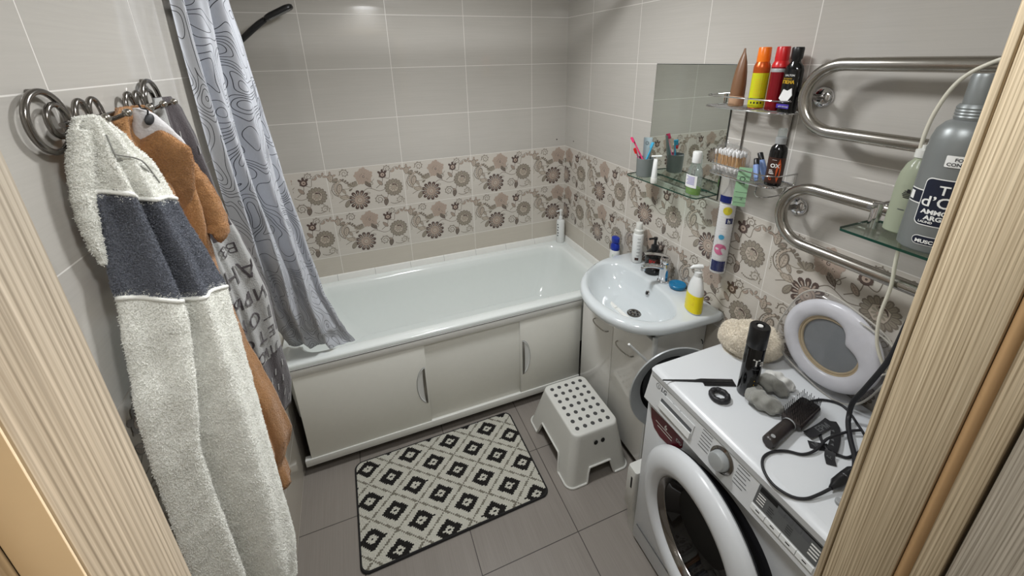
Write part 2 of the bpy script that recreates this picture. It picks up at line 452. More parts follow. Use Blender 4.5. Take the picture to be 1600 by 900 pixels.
def pile(ob, count, length, mat, radius=0.00035, group=None, seed=1, brown=0.02):
    """a short fibre pile grown from the cloth's own surface"""
    md = ob.modifiers.new('pile', 'PARTICLE_SYSTEM'); ps = ob.particle_systems[-1]; st = ps.settings
    st.type = 'HAIR'; st.count = count; st.hair_length = length; st.hair_step = 3; st.render_step = 3
    st.brownian_factor = brown; st.use_modifier_stack = False; ps.seed = seed
    st.root_radius = 1.0; st.tip_radius = 0.85; st.radius_scale = radius
    st.material = [m.name for m in ob.data.materials].index(MA[mat].name) + 1
    if group: ps.vertex_group_density = group
    return st

def thing(name, label, cat, loc, group=None):
    o = bpy.data.objects.new(name, None); COL.objects.link(o); o.location = loc; o.empty_display_size = 0.02
    o['label'] = label; o['category'] = cat
    if group: o['group'] = group
    ROOTLOC[o.name] = V(loc)
    return o
def tag(o, label, cat, group=None):
    o['label'] = label; o['category'] = cat
    if group: o['group'] = group
    return o
def structure(o, label=None):
    o['kind'] = 'structure'
    if label: o['label'] = label
    return o
def frame(o, z, x=None):
    """matrix whose local z is along z (world vec), at origin o"""
    z = V(z).normalized(); x = V(x) if x is not None else (V((0, 0, 1)) if abs(z.z) < 0.9 else V((1, 0, 0)))
    x = (x - z * x.dot(z)).normalized(); y = z.cross(x)
    return Matrix(((x.x, y.x, z.x, o[0]), (x.y, y.y, z.y, o[1]), (x.z, y.z, z.z, o[2]), (0, 0, 0, 1)))

# ================================================================== THE ROOM
structure(MB().box(-0.12, W + 0.12, -3.4, 0.12, -0.08, 0, 'floor').build('floor', smooth=False))
structure(MB().box(-0.12, W + 0.12, YD - 0.1, 0.12, CEIL, CEIL + 0.06, 'ceil').build('ceiling', smooth=False))
wall_back = structure(MB().box(-0.12, W + 0.12, 0, 0.12, 0, CEIL, 'back').build('wall_back', smooth=False))
wall_right = structure(MB().box(W, W + 0.12, YD - 0.1, 0, 0, CEIL, 'right').build('wall_right', smooth=False))
wall_left = structure(MB().box(-0.12, 0, YD - 0.1, 0, 0, CEIL, 'left').build('wall_left', smooth=False))
XL, XR, DH = 0.312, 0.986, 2.06
wf = MB()
wf.box(0, XL - 0.06, YD - 0.10, YD, 0, CEIL, 'front'); wf.box(XR + 0.05, W, YD - 0.10, YD, 0, CEIL, 'front')
wf.box(XL - 0.06, XR + 0.05, YD - 0.10, YD, DH + 0.04, CEIL, 'front')
structure(wf.build('wall_front', smooth=False))

# door frame and open door leaf
door = thing('door_1', 'open wooden door with its frame', 'door', (0.65, YD - 0.05, 0)); del door['category']; door['kind'] = 'structure'
MB().box(XL - 0.06, XL, -2.198, -2.148, 0, DH, 'woodd', 0.0015).build('door_frame', door)
MB().box(XL - 0.06, 0.2955, -2.252, -2.1985, 0, DH, 'woodd', 0.001).build('door_frame', door)
MB().box(0.2957, XL - 0.0008, -2.1992, -2.1981, 0, DH, 'edge', 0.0003).build('lit_edge_strip', door)['label'] = 'smooth frame edge with hallway light painted in as a pale tone'  # smooth strip over the wooden shoulder, its pale colour imitates hallway light
MB().box(XR, XR + 0.05, -2.1555, -2.148, 0, DH, 'wood', 0.002).build('door_frame', door)
MB().box(XR + 0.0008, XR + 0.05, -2.2185, -2.1566, 0, DH, 'wood', 0.002).build('door_frame', door)
MB().box(XR + 0.006, XR + 0.05, -2.250, -2.219, 0, DH, 'wood', 0.001).build('door_frame', door)
MB().tube([(XR + 0.007, -2.2245, 0), (XR + 0.007, -2.2245, DH)], 0.0058, 'seal', 12).build('door_seal', door)
MB().box(XL - 0.06, XR + 0.05, -2.250, -2.148, DH, DH + 0.04, 'wood', 0.002).build('door_frame', door)
MB().box(XR + 0.006, XR + 0.044, -2.95, -2.2535, 0.008, DH - 0.004, 'woodd', 0.003).build('door_leaf', door)

# ------------------------------------------------------------------ floral tiles: one motif in tile centimetres (40.2 x 25.3)
FL = ['f0', 'f1', 'f2', 'f3', 'f4']
def motif():
    out = []                                           # (layer, colour index, [(x, y), ...])
    def teardrop(x, y, a, l, w, c, lay, n=5, point=0.0):
        ca, sa = math.cos(a), math.sin(a); pts = []
        for k in range(2 * n):
            t = k / (2 * n) * 2 * PI
            s = 0.5 - 0.5 * math.cos(t); ww = math.sin(t) * w * 0.5 * (0.45 + 0.75 * s - point * s * s)
            pts.append((x + ca * s * l - sa * ww, y + sa * s * l + ca * ww))
        out.append((lay, c, pts))
    def disc(x, y, r, c, lay, n=12, rag=0.0):
        out.append((lay, c, [(x + r * (1 + rag * (k % 2)) * math.cos(2 * PI * k / n), y + r * (1 + rag * (k % 2)) * math.sin(2 * PI * k / n)) for k in range(n)]))
    def ribbon(P, w0, w1, c, lay):
        n = len(P)
        for i in range(n - 1):
            (x0, y0), (x1, y1) = P[i], P[i + 1]; dx, dy = x1 - x0, y1 - y0; L = math.hypot(dx, dy) or 1
            nx, ny = -dy / L, dx / L; a = w0 + (w1 - w0) * i / (n - 1); b = w0 + (w1 - w0) * (i + 1) / (n - 1)
            out.append((lay, c, [(x0 + nx * a / 2, y0 + ny * a / 2), (x0 - nx * a / 2, y0 - ny * a / 2), (x1 - nx * b / 2, y1 - ny * b / 2), (x1 + nx * b / 2, y1 + ny * b / 2)]))
    def curve(pts, w0, w1, c, lay, n=6):
        ribbon([(p.x, p.y) for p in cr([(a, b, 0) for a, b in pts], n)], w0, w1, c, lay)
    def spiral(x, y, r, a0, turns, c, w=0.35, sgn=1, lay=1, beads=False):
        N = int(16 * turns); P = []
        for k in range(N + 1):
            t = k / N; a = a0 + sgn * t * turns * 2 * PI; rr = r * (1 - 0.82 * t)
            P.append((x + rr * math.cos(a), y + rr * math.sin(a)))
            if beads and k % 2 == 0 and t < 0.55: disc(x + (rr + 0.42) * math.cos(a), y + (rr + 0.42) * math.sin(a), 0.26, 1, 1, 6)
        ribbon(P, w, w * 0.6, c, lay)
    def leaf(x, y, a, l, w, c, edge, lay=1, veins=True):
        teardrop(x, y, a, l, w * 1.7, edge, lay, 6, 0.55); teardrop(x + math.cos(a) * l * .07, y + math.sin(a) * l * .07, a, l * .82, w * 1.2, c, lay + 1, 6, 0.55)
        if veins:
            ribbon([(x, y), (x + math.cos(a) * l * .9, y + math.sin(a) * l * .9)], 0.22, 0.1, edge, lay + 2)
            for t in (0.3, 0.5, 0.68):
                for sg in (-1, 1):
                    bx, by = x + math.cos(a) * l * t, y + math.sin(a) * l * t
                    ribbon([(bx, by), (bx + math.cos(a + sg * .8) * w * .45, by + math.sin(a + sg * .8) * w * .45)], 0.14, 0.08, edge, lay + 2)
    # stems
    curve([(15, 8), (20, 12.5), (26, 10.2), (31, 11.5)], .35, .25, 1, 0); curve([(22, 12), (22, 15), (24, 17.5)], .3, .25, 1, 0)
    curve([(24.5, 12), (28, 15), (28.5, 19)], .35, .25, 1, 0); curve([(29, 18), (32, 17), (33, 21), (36, 23.3), (38, 22)], .3, .2, 1, 0)
    curve([(10, 8), (7, 7.5), (4, 6)], .35, .25, 1, 0); curve([(31, 9), (30, 6), (28.5, 4)], .3, .2, 1, 0)
    curve([(5, 14), (10, 13.5), (13, 16)], .35, .25, 4, 0); curve([(34, 8), (37.5, 5.5), (38, 3)], .3, .2, 1, 0)
    # big dark flower
    for k in range(12):
        a = 2 * PI * k / 12 + .12
        teardrop(14.9 + 2.3 * math.cos(a), 6.4 + 2.3 * math.sin(a), a, 3.5, 2.3, 0, 2); teardrop(14.9 + 2.6 * math.cos(a), 6.4 + 2.6 * math.sin(a), a, 2.0, .7, 2, 3)
    disc(14.9, 6.4, 2.95, 1, 4, 16); disc(14.9, 6.4, 2.7, 2, 5, 16)
    curve([(13.4, 7.8), (15.2, 8.2), (16.6, 7.0), (16.4, 5.0), (14.6, 4.8), (13.6, 6.0), (14.4, 7.2), (15.6, 6.6), (15.2, 5.8)], .3, .2, 1, 6); disc(14.9, 6.3, .9, 3, 6, 10); disc(15.0, 6.2, .3, 0, 7, 6)
    # pale ragged flower on top
    for k in range(17):
        a = 2 * PI * k / 17; R = 4.5 * (1 + .12 * math.sin(5 * a)); teardrop(18.6 + .3 * math.cos(a), 19.6 + .3 * math.sin(a), a, R, 2.4, 2, 2)
    for k in range(17):
        a = 2 * PI * k / 17 + .1; R = 4.0 * (1 + .12 * math.sin(5 * a)); ribbon([(18.6 + 1.6 * math.cos(a), 19.6 + 1.6 * math.sin(a)), (18.6 + R * math.cos(a + .08), 19.6 + R * math.sin(a + .08))], .16, .1, 4, 3)
    spiral(18.7, 19.3, .8, 1.0, 1.3, 0, .26, 1, 4)
    for dx, dy in ((-1.5, .9), (-1.9, .1), (.6, 1.5), (1.5, -1.2), (2.1, -1.8), (-.8, 1.4)): disc(18.6 + dx, 19.5 + dy, .18, 0, 4, 6)
    # lacy flower at the right
    for k in range(16):
        a = 2 * PI * k / 16; teardrop(34 + 2.0 * math.cos(a), 11.4 + 2.0 * math.sin(a), a, 3.2, 2.0, 1, 2); teardrop(34 + 2.2 * math.cos(a), 11.4 + 2.2 * math.sin(a), a, 2.5, 1.35, 4, 3)
        ribbon([(34 + 3 * math.cos(a), 11.4 + 3 * math.sin(a)), (34 + 4.5 * math.cos(a), 11.4 + 4.5 * math.sin(a))], .14, .1, 1, 4)
    disc(34, 11.4, 2.7, 1, 5, 13, .15); disc(34, 11.4, 2.4, 3, 6, 13, .15)
    for k in range(9):
        a = 2 * PI * k / 9; teardrop(34 + .3 * math.cos(a), 11.4 + .3 * math.sin(a), a, 1.9, .8, 4, 7)
    curve([(33.4, 13.2), (35.2, 13.0), (36.0, 11.6)], .9, .3, 0, 8); disc(33.8, 11.3, .55, 2, 8, 8)
    # paisley at the left
    curve([(7, 9.6), (3.2, 10.5), (1.6, 14), (3.5, 17.6), (7.2, 18.3), (9, 16.6)], .5, .3, 1, 1)
    for k in range(9):
        t = k / 8; x = 5.6 - 3.2 * math.sin(t * 2.6) + t * 1.2; y = 9.8 + 8.0 * t
        teardrop(x + .4, y, 2.9 - t * 2.2, 2.2, 1.5, 1, 2); teardrop(x + .3, y, 2.9 - t * 2.2, 1.7, .9, 3, 3)
    leaf(4.8, 11.2, 1.35, 6.0, 2.6, 3, 1, 4); leaf(8.4, 10.8, 2.1, 3.4, 1.5, 3, 1, 2)
    for k in range(4): teardrop(7.5 + k * .7, 17.8 - k * .5, 1.2 - k * .5, 1.8, 1.2, 1, 2)
    # thistle between
    for k in range(7): teardrop(12.5, 14.0, .5 + k * .36, 3.2, 1.0, 1 if k % 2 else 4, 2)
    teardrop(12.2, 13.5, 3.7, 2.4, 1.3, 1, 3)
    # tulip bud
    disc(28.7, 19.3, 1.9, 0, 3, 12); disc(28.7, 19.4, 1.1, 2, 4, 10); disc(28.8, 19.3, .4, 0, 5, 6)
    for a, c, w in ((.75, 0, 1.5), (1.57, 0, 1.5), (2.4, 0, 1.5)): teardrop(28.7, 19.3, a, 3.3, w, c, 3)
    teardrop(28.6, 19.2, -.4, 2.2, 1.1, 1, 2); teardrop(28.6, 19.2, 3.6, 2.2, 1.1, 1, 2)
    # leaves
    leaf(21.8, 13.0, 2.2, 5.2, 2.2, 1, 0); leaf(25.6, 16.6, -.9, 4.2, 1.8, 2, 1); leaf(28.6, 1.0, 1.4, 4.6, 2.2, 1, 0)
    leaf(1.6, 18.2, 1.5, 4.6, 2.6, 3, 1, 1); leaf(2.4, 18.0, .6, 3.6, 1.8, 4, 1, 1); leaf(12.6, 14.0, 1.1, 3.8, 2.0, 4, 1, 1)
    leaf(10.5, 8.4, 3.0, 5.6, 2.3, 3, 4); leaf(9.8, 7.2, 4.2, 5.0, 2.2, 4, 1); leaf(9.6, 8.0, 2.2, 3.0, 1.4, 3, 1)
    leaf(30.2, 5.0, 2.8, 2.6, 1.2, 2, 1)
    for x, y, a in ((38.0, 22, 1.2), (38.2, 21.6, .1), (37.6, 21.4, 2.4), (35.2, 22.6, -1.8), (33, 20.6, .2), (1.8, 22, 1.5), (2.6, 21.4, .3), (1.4, 20.4, 2.4), (3.2, 19.6, -.4)): leaf(x, y, a, 2.2, 1.0, 2, 1, 1, False)
    # spirals and beads
    spiral(9.0, 22.3, 2.3, 3.4, 1.7, 1, .4, -1, 1, True); spiral(22.2, 14.9, 1.5, 4.4, 1.4, 1, .35, -1); spiral(31.5, 22.6, 1.9, 4.0, 1.6, 1, .35, -1, 1, True)
    spiral(25.6, 5.2, 2.6, .3, 1.8, 1, .42, 1, 1, True); spiral(36.8, 3.4, 2.2, 5.6, 1.6, 4, .4, 1, 1, True); spiral(20.4, 9.8, .9, 2.0, 1.2, 1, .28, 1)
    for k in range(8): disc(31.6 + k * .72, 1.6 + .13 * (k - 3.5) ** 2 * .5, .3, 1, 1, 6)
    for k in range(7): disc(1.2 + .3 * math.sin(k), 9.2 + k * .75, .26, 4, 1, 6)
    return out
MOTIF = sorted(motif(), key=lambda q: q[0])

def floral_band(wall, name, to_world, u_first, n_tiles, planes):
    """two rows of patterned tiles, cut to the wall's ends"""
    mb = MB(); ids = [mb.mi(c) for c in FL]
    for row in (1, 2):
        for i in range(n_tiles):
            for rank, (lay, c, pts) in enumerate(MOTIF):
                vs = [mb.bm.verts.new(to_world(u_first + i * TW + x / 100, ZF - row * TH + 0.001 + y / 100, 0.0002 + rank * 1.8e-6)) for x, y in pts]
                mb.face(vs, ids[c])
    for co, no in planes:
        g = mb.bm.verts[:] + mb.bm.edges[:] + mb.bm.faces[:]
        bmesh.ops.bisect_plane(mb.bm, geom=g, dist=1e-7, plane_co=co, plane_no=no, clear_outer=True)
    return mb.build(name, wall, smooth=False, recalc=False)
floral_band(wall_back, 'floral_decor', lambda u, z, h: V((u, -h, z)), W - 0.23701 - 4 * TW, 5, [((W - 0.001, 0, 0), (1, 0, 0)), ((0.1, 0, 0), (-1, 0, 0))])
floral_band(wall_right, 'floral_decor', lambda u, z, h: V((W - h, -u, z)), 0.27412 - TW, 6, [((0, -0.001, 0), (0, 1, 0)), ((0, YD, 0), (0, -1, 0))])
floral_band(wall_left, 'floral_decor', lambda u, z, h: V((h, u, z)), -1.06544 - 3 * TW, 6, [((0, -0.001, 0), (0, 1, 0)), ((0, YD, 0), (0, -1, 0))])
for x, z in ((1.652, 1.322),): MB().lathe([(0.0042, 0), (0.0042, 0.0006), (0, 0.0006)], 'dark', mtx=frame((x, 0, z), (0, -1, 0)), seg=12).build('drill_hole', wall_back)
MB().lathe([(0.0042, 0), (0.0042, 0.0006), (0, 0.0006)], 'dark', mtx=frame((W, -0.105, 1.322), (-1, 0, 0)), seg=12).build('drill_hole', wall_right)

# white border strip where the bath meets the walls
tb = MB(); x = 0.0
for x0, x1 in [(0.001, 0.03)] + [(0.03 + 0.2085 * k, min(0.03 + 0.2085 * (k + 1), W - 0.012)) for k in range(9)]:
    if x1 - x0 < 0.004: continue
    tb.loft([[(xx, 0, 0.6), (xx, -0.018, 0.6), (xx, -0.018, 0.622), (xx, -0.008, 0.652), (xx, 0, 0.656)] for xx in (x0 + 0.0006, x1 - 0.0006)], 'panel2')
    tb.loft([[(xx, 0, 0.6), (xx, -0.0172, 0.6), (xx, -0.0172, 0.622), (xx, -0.0074, 0.6515), (xx, 0, 0.655)] for xx in (x1 - 0.0007, x1 + 0.0007)], 'dgrey')
structure(tb.build('trim_1', angle=20))
tb = MB()
for k in range(4):
    y0 = -0.001 - 0.2085 * k; y1 = max(y0 - 0.2085, -0.70)
    if y0 - y1 < 0.004: continue
    tb.loft([[(W, yy, 0.6), (W - 0.018, yy, 0.6), (W - 0.018, yy, 0.622), (W - 0.008, yy, 0.652), (W, yy, 0.656)] for yy in (y0 - 0.0006, y1 + 0.0006)], 'panel2')
structure(tb.build('trim_2', angle=20))

# ceiling lamps
for i, (x, y, w) in enumerate(LAMPS):
    t = thing('ceiling_light', ('round white ceiling lamp above the doorway end' if i == 0 else 'round white ceiling lamp above the middle of the room'), 'lamp', (x, y, CEIL), 'ceiling lamps')
    MB().lathe([(0.135, 0), (0.135, -0.02), (0.125, -0.028), (0.112, -0.024), (0.112, -0.018)], 'whitem', (x, y, CEIL), seg=40, cap=False).build('lamp_frame', t)
    MB().lathe([(0.112, -0.019), (0.08, -0.025), (0, -0.027)], 'glow', (x, y, CEIL), seg=40, cap=False).build('diffuser', t)
    ld = bpy.data.lights.new('ceiling_light_source', 'AREA'); ld.shape = 'DISK'; ld.size = 0.22; ld.energy = w; ld.color = LAMP_COLOR
    lo = bpy.data.objects.new('ceiling_light_source', ld); COL.objects.link(lo); lo.parent = t; lo.location = (0, 0, -0.030)

# ================================================================== BATH
def rrect(x0, x1, y0, y1, r, z, n=8):
    P = []
    for cx, cy, a in ((x1 - r, y1 - r, 0), (x0 + r, y1 - r, PI / 2), (x0 + r, y0 + r, PI), (x1 - r, y0 + r, 1.5 * PI)):
        for k in range(n + 1):
            t = a + PI / 2 * k / n; P.append(V((cx + r * math.cos(t), cy + r * math.sin(t), z)))
    return P
RIM = 0.620
tub = thing('bathtub', 'long white enamelled bathtub along the tiled back wall', 'bathtub', (W / 2, -0.35, 0.0))
x0, x1, y0, y1 = 0.003, W - 0.003, -0.704, -0.003
b = MB()
b.loft([rrect(x0 + .02, x1 - .02, y0 + .03, y1 - .01, .05, 0.30), rrect(x0 + .01, x1 - .01, y0 + .025, y1 - .005, .03, RIM - .024), rrect(x0, x1, y0, y1, .012, RIM - .022), rrect(x0, x1, y0, y1, .012, RIM - .008), rrect(x0 + .003, x1 - .003, y0 + .003, y1 - .003, .012, RIM - .002), rrect(x0 + .008, x1 - .008, y0 + .008, y1 - .008, .02, RIM),
        rrect(.066, 1.648, -.652, -.050, .10, RIM), rrect(.074, 1.640, -.646, -.056, .10, RIM - .003), rrect(.082, 1.632, -.638, -.064, .10, RIM - .012),
        ] + [rrect(.086 + .05 * u + .42 * (1 - (1 - u ** 2.2) ** .5), 1.628 - .03 * u - .30 * (1 - (1 - u ** 2.6) ** .5), -.636 + .02 * u + .20 * (1 - (1 - u ** 2.4) ** .5), -.066 - .02 * u - .20 * (1 - (1 - u ** 2.4) ** .5), .105, RIM - .015 - .40 * u) for u in [math.sin(PI / 2 * k / 16) for k in range(1, 17)]], 'enamel')
b.build('basin', tub, angle=60)
b = MB(); b.lathe([(.030, 0), (.030, .008), (.024, .014), (.024, .024), (.018, .028), (0, .028)], 'dgrey', mtx=frame((.118, -.35, .545), (1, 0, .22)), seg=28); b.build('overflow_knob', tub)

pn = thing('bath_screen', 'white sliding panel screen closing the front of the bathtub', 'bath panel', (0.75, -0.69, 0))
MB().box(.032, 1.458, -.706, -.684, .556, RIM - .0235, 'panel2', .002).build('top_rail', pn)
MB().box(.018, 1.458, -.708, -.680, .052, .092, 'panel2', .003).build('bottom_rail', pn)
MB().box(.033, 1.457, -.7066, -.7058, .5935, .5964, 'dark').build('gap_strip', pn)
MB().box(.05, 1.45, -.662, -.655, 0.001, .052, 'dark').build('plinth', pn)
def halfmoon(xc, sgn, yf, door):
    h = MB(); n = 18; R = .108
    F = lambda u, v, h_: V((xc + sgn * u, yf - h_, .322 + v))
    A = [-PI / 2 + PI * k / n for k in range(n + 1)]
    h.loft([[F(.044 * g * math.cos(a), R * g * math.sin(a), hh) for a in A] for g, hh in ((1.0, .0002), (.985, .0032), (.94, .0036), (.90, .0008), (.02, .0006))], 'white', False)
    o = h.build('handle', door, angle=30)
    q = MB(); q.loft([[F(.0005, .99 * R * math.sin(a), .0042) for a in A], [F(.004 + .009 * math.cos(a) ** .5 if math.cos(a) > 0 else .004, .97 * R * math.sin(a), .0048) for a in A], [F(.005 + .009 * math.cos(a) ** .5 if math.cos(a) > 0 else .005, .96 * R * math.sin(a), .0009) for a in A]], 'dsteel', False)
    q.build('grip', o, angle=30)['label'] = 'dark chrome grip'
    q = MB(); q.tube([F(.0445 * math.cos(a), R * 1.005 * math.sin(a), .001) for a in A], .0016, 'grey', 6); q.build('edge_trim', o)['label'] = 'grey edge trim'
d = MB().box(.046, .606, -.7025, -.6965, .0925, .5555, 'panel', .001).build('door', pn); halfmoon(.598, -1, -.7026, d)
d = MB().box(.600, 1.100, -.6945, -.6885, .0925, .5555, 'panel', .001).build('door', pn)
d = MB().box(1.096, 1.456, -.7025, -.6965, .0925, .5555, 'panel', .001).build('door', pn); halfmoon(1.106, 1, -.7026, d)
MB().box(1.094, 1.0975, -.7035, -.6965, .0925, .5555, 'panel2', .0005).build('door_edge', pn)

# ------------------------------------------------------------------ shower curtain
CT = [(.626, .035, -.560, .315, -.640), (.70, .03, -.60, .285, -.648), (.78, .03, -.655, .262, -.655), (.92, .022, -.715, .228, -.66), (1.19, .018, -.815, .200, -.66), (1.44, .020, -.855, .170, -.66),
      (1.66, .020, -.862, .152, -.66), (1.88, .018, -.852, .140, -.66), (2.0, .018, -.842, .127, -.66), (2.2, .020, -.825, .120, -.665)]
def curtain_pt(s, z):
    xl, yl, xr, yr = lerp_table(CT, z)
    dx, dy = xr - xl, yr - yl; L = math.hypot(dx, dy); nx, ny = -dy / L * -1, -dx / L        # towards the room
    nx, ny = dy / L, -dx / L
    env = min(1, s * 6, (1 - s) * 7); k = min(1.0, .55 + .45 * (z - .6) / .7)
    q = s + .035 * math.sin(z * 4 + 1) * s * (1 - s) * 4
    f = .027 * math.sin(2 * PI * (3.35 * q ** .8) - 1.3) + .010 * math.sin(2 * PI * 6.1 * q + 2 * z) + .012 * math.sin(z * 5.0 + 7 * q)
    if z < .75: f += .012 * math.sin(z * 55 + 6 * q)
    f = f * env * k + .022 * env
    w = .004 * math.sin(z * 23 + 9 * s) * env
    return V((max(.006, xl + dx * s + nx * f), yl + dy * s + ny * f, z + w))
NZ, NS = 110, 90
zs = [.628 + (2.15 - .628) * (i / NZ) for i in range(NZ + 1)]
cb = MB(); cb.loft([[curtain_pt(k / NS, z) for k in range(NS + 1)] for z in zs], 'curtain', False, uvs=lambda i, k: (k / NS * .62, zs[i]))
cu = cb.build('shower_curtain', loc=(.12, -.72, .628), recalc=False, angle=80)
tag(cu, 'grey shower curtain with black wavy contour lines bunched at the left', 'shower curtain')
rd = thing('curtain_rod', 'white rail along the bath above the shower curtain', 'curtain rail', (W / 2, -.73, 2.165))
MB().tube([(0.012, -.73, 2.165), (W - .012, -.73, 2.165)], .0125, 'whitem', 16).build('rail', rd)
for xx, sg in ((0.0005, 1), (W - .0005, -1)): MB().lathe([(.028, 0), (.028, .006), (.018, .014), (.014, .02)], 'whitem', mtx=frame((xx, -.73, 2.165), (sg, 0, 0)), seg=24).build('wall_flange', rd)

# ------------------------------------------------------------------ hand shower
hs = thing('hand_shower', 'black hand shower sticking out beside the curtain top', 'shower head', (0.0, -.12, 1.93))
MB().lathe([(.030, .001), (.030, .008), (.016, .016), (.016, .04), (0, .042)], 'black', mtx=frame((0, -.12, 1.905), (1, 0, .2)), seg=20).build('wall_holder', hs)
pth = cr([(.018, -.12, 1.895), (.075, -.12, 1.942), (.120, -.12, 1.978), (.150, -.12, 1.998)], 8)
MB().tube(pth, [.0115 + .0015 * math.sin(i / len(pth) * PI) for i in range(len(pth))], 'black', 14).build('handle', hs)
ax = V((.122, 0, .058)).normalized(); M = Matrix(((ax.x, 0, ax.z, .206), (0, 1, 0, -.12), (ax.z, 0, -ax.x, 2.026), (0, 0, 0, 1)))     # local x along the head, local z towards the spray face
lo = []
for z, g in ((-.013, .70), (-.010, .90), (-.004, 1.0), (.006, 1.0), (.010, .95), (.011, .9)):
    lo.append([M @ V((p.x * 1.0, p.y, z)) for p in [V((q.x * g, q.y * g, 0)) for q in rrect(-.066, .068, -.034, .034, .026, 0)]])
hd = MB().loft(lo, 'black').build('spray_head', hs)
sl = MB()
for k in range(15):
    for r in (-1, 1): sl.box(-.045 + k * .0066, -.0420 + k * .0066, -.012 + r * .012 - .0085, -.012 + r * .012 + .0085 if False else r * .012 + .0085 - .012 * 0, .0108, .0122, 'grey', mtx=M)
sl.build('nozzles', hd, smooth=False)

# ================================================================== LEFT WALL: hook rail and hanging fabrics
hk = thing('hook_rail', 'shiny metal wall hook rail with scroll ends', 'hook rail', (0, -1.3, 1.735))
WR = .0045
MB().tube([(.016, -1.50, 1.733), (.016, -1.11, 1.733)], WR, 'dsteel', 10).build('bar', hk)
def scroll(yc, zc, R, nm, sg=1):
    m = MB()
    P = [(.012, yc + R * math.cos(g), zc + R * .95 * math.sin(g)) for g in [2 * PI * k / 48 for k in range(48)]]
    m.tube(P, WR * 1.1, 'dsteel', 12, closed=True)
    r2 = R * .52; P = [(.014, yc + sg * (R - r2 - .004) + r2 * math.cos(g), zc + r2 * math.sin(g)) for g in [2 * PI * k / 32 for k in range(32)]]
    m.tube(P, WR * .95, 'dsteel', 10, closed=True); m.tube([(.0005, yc, zc + R * .95), (.012, yc, zc + R * .95)], WR * .9, 'dsteel', 8)
    return m.build(nm, hk)
scroll(-1.520, 1.740, .047, 'scroll_end'); scroll(-1.132, 1.742, .045, 'scroll_end', -1)
for yc in (-1.415, -1.235):
    for o in (-.021, .021):
        m = MB(); c = yc + o
        arc = [(.016, c + .021 * math.cos(PI - PI * k / 14), 1.733 + .032 * math.sin(PI * k / 14)) for k in range(15)]
        m.tube([(.016, c - .021, 1.722)] + arc + [(.016, c + .021, 1.722)], WR, 'dsteel', 10)
        m.build('hook_loop', hk)
for yc, xe in ((-1.478, .062), (-1.395, .060), (-1.30, .062), (-1.215, .058), (-1.165, .062)):
    m = MB(); m.tube(cr([(.018, yc, 1.733), (.035, yc, 1.728), (xe, yc, 1.738)], 5), .0038, 'dsteel', 10)
    m.lathe([(.0075 * math.sin(PI * k / 10), -.0075 * math.cos(PI * k / 10)) for k in range(11)], 'steel', (xe, yc, 1.738), seg=18); m.build('hook', hk)

def drape(tab, folds, back=.012):
    """surface function of a hanging cloth: s along its front from the near-wall end L to the far end R; returns (front(s, z), loop(z, n))"""
    def frames(z):
        xl, yl, xr, yr, bul = lerp_table(tab, z)
        dx, dy = xr - xl, yr - yl; L = math.hypot(dx, dy); return xl, yl, dx, dy, dy / L, -dx / L, bul
    def front(s, z, lift=0.0):
        xl, yl, dx, dy, nx, ny, bul = frames(z)
        f = bul * max(0, math.sin(PI * s)) ** .8 + folds(s, z) * min(1, s * 5, (1 - s) * 5) + lift
        return V((max(.009, xl + dx * s + nx * f), yl + dy * s + ny * f, z))
    def loop(z, n=60, m=24):
        P = [front(k / n, z) for k in range(n + 1)]
        xl, yl, dx, dy, nx, ny, bul = frames(z)
        for k in range(1, m):
            s = 1 - k / m; g = -back * min(1, s * 4, (1 - s) * 4)
            P.append(V((max(.005, xl + dx * s + nx * g - .004), yl + dy * s + ny * g, z)))
        return P
    return front, loop

# white bathrobe with a slate band
RT = [(.50, .03, -1.63, .070, -1.44, .045), (.56, .03, -1.65, .103, -1.42, .055), (.70, .03, -1.66, .126, -1.42, .06), (.95, .03, -1.662, .132, -1.42, .06), (1.15, .03, -1.647, .135, -1.42, .055), (1.25, .03, -1.633, .137, -1.42, .05),
      (1.37, .03, -1.594, .139, -1.42, .04), (1.45, .03, -1.567, .124, -1.42, .036), (1.57, .03, -1.535, .100, -1.42, .030), (1.64, .03, -1.535, .086, -1.42, .026), (1.70, .03, -1.530, .060, -1.43, .02), (1.728, .034, -1.515, .052, -1.45, .012), (1.742, .040, -1.50, .046, -1.47, .004)]
def rfold(s, z):
    c = .46 + .22 * (1.62 - z)
    c = .46 + .20 * (1.62 - z)
    if z < 1.40: c += (.30 - c) * min(1, (1.40 - z) * 4)
    v = -.034 * math.exp(-((s - c) / .055) ** 2) * min(1, max(0, (1.70 - z) * 6)) * (1 if z > 1.40 else .85 + .15 * math.exp(-(1.40 - z) * 9))
    v += .006 * math.sin(9 * s + 2.3 * z) + .004 * math.sin(21 * s - 3 * z)
    if z > 1.5: v += (z - 1.5) * .05 * math.sin(26 * s + 1)
    return v
rfront, rloop = drape(RT, rfold)
def gtop(s): return 1.632 - .058 * s + .004 * math.sin(9 * s)
def gbot(s): return 1.452 - .080 * s + .006 * math.sin(8 * s + 1)
NZ = 130; zz = [.50 + (1.742 - .50) * i / NZ for i in range(NZ + 1)]
def rob_m(i, k):
    s = k / 60 if k <= 60 else 1 - (k - 60) / 24
    z = (zz[i] + zz[i + 1]) / 2
    return 'slate' if gbot(s) < z < gtop(s) else 'cream'
robe = thing('bathrobe', 'long cream fleece bathrobe with a dark slate band across the chest', 'bathrobe', (.03, -1.48, 1.74))
m = MB(); m.loft([rloop(z) for z in zz], 'cream', True, mfun=rob_m); m.jitter(.0006, 190); m.jitter(.002, 30); rb_ = m.build('body', robe, angle=180)
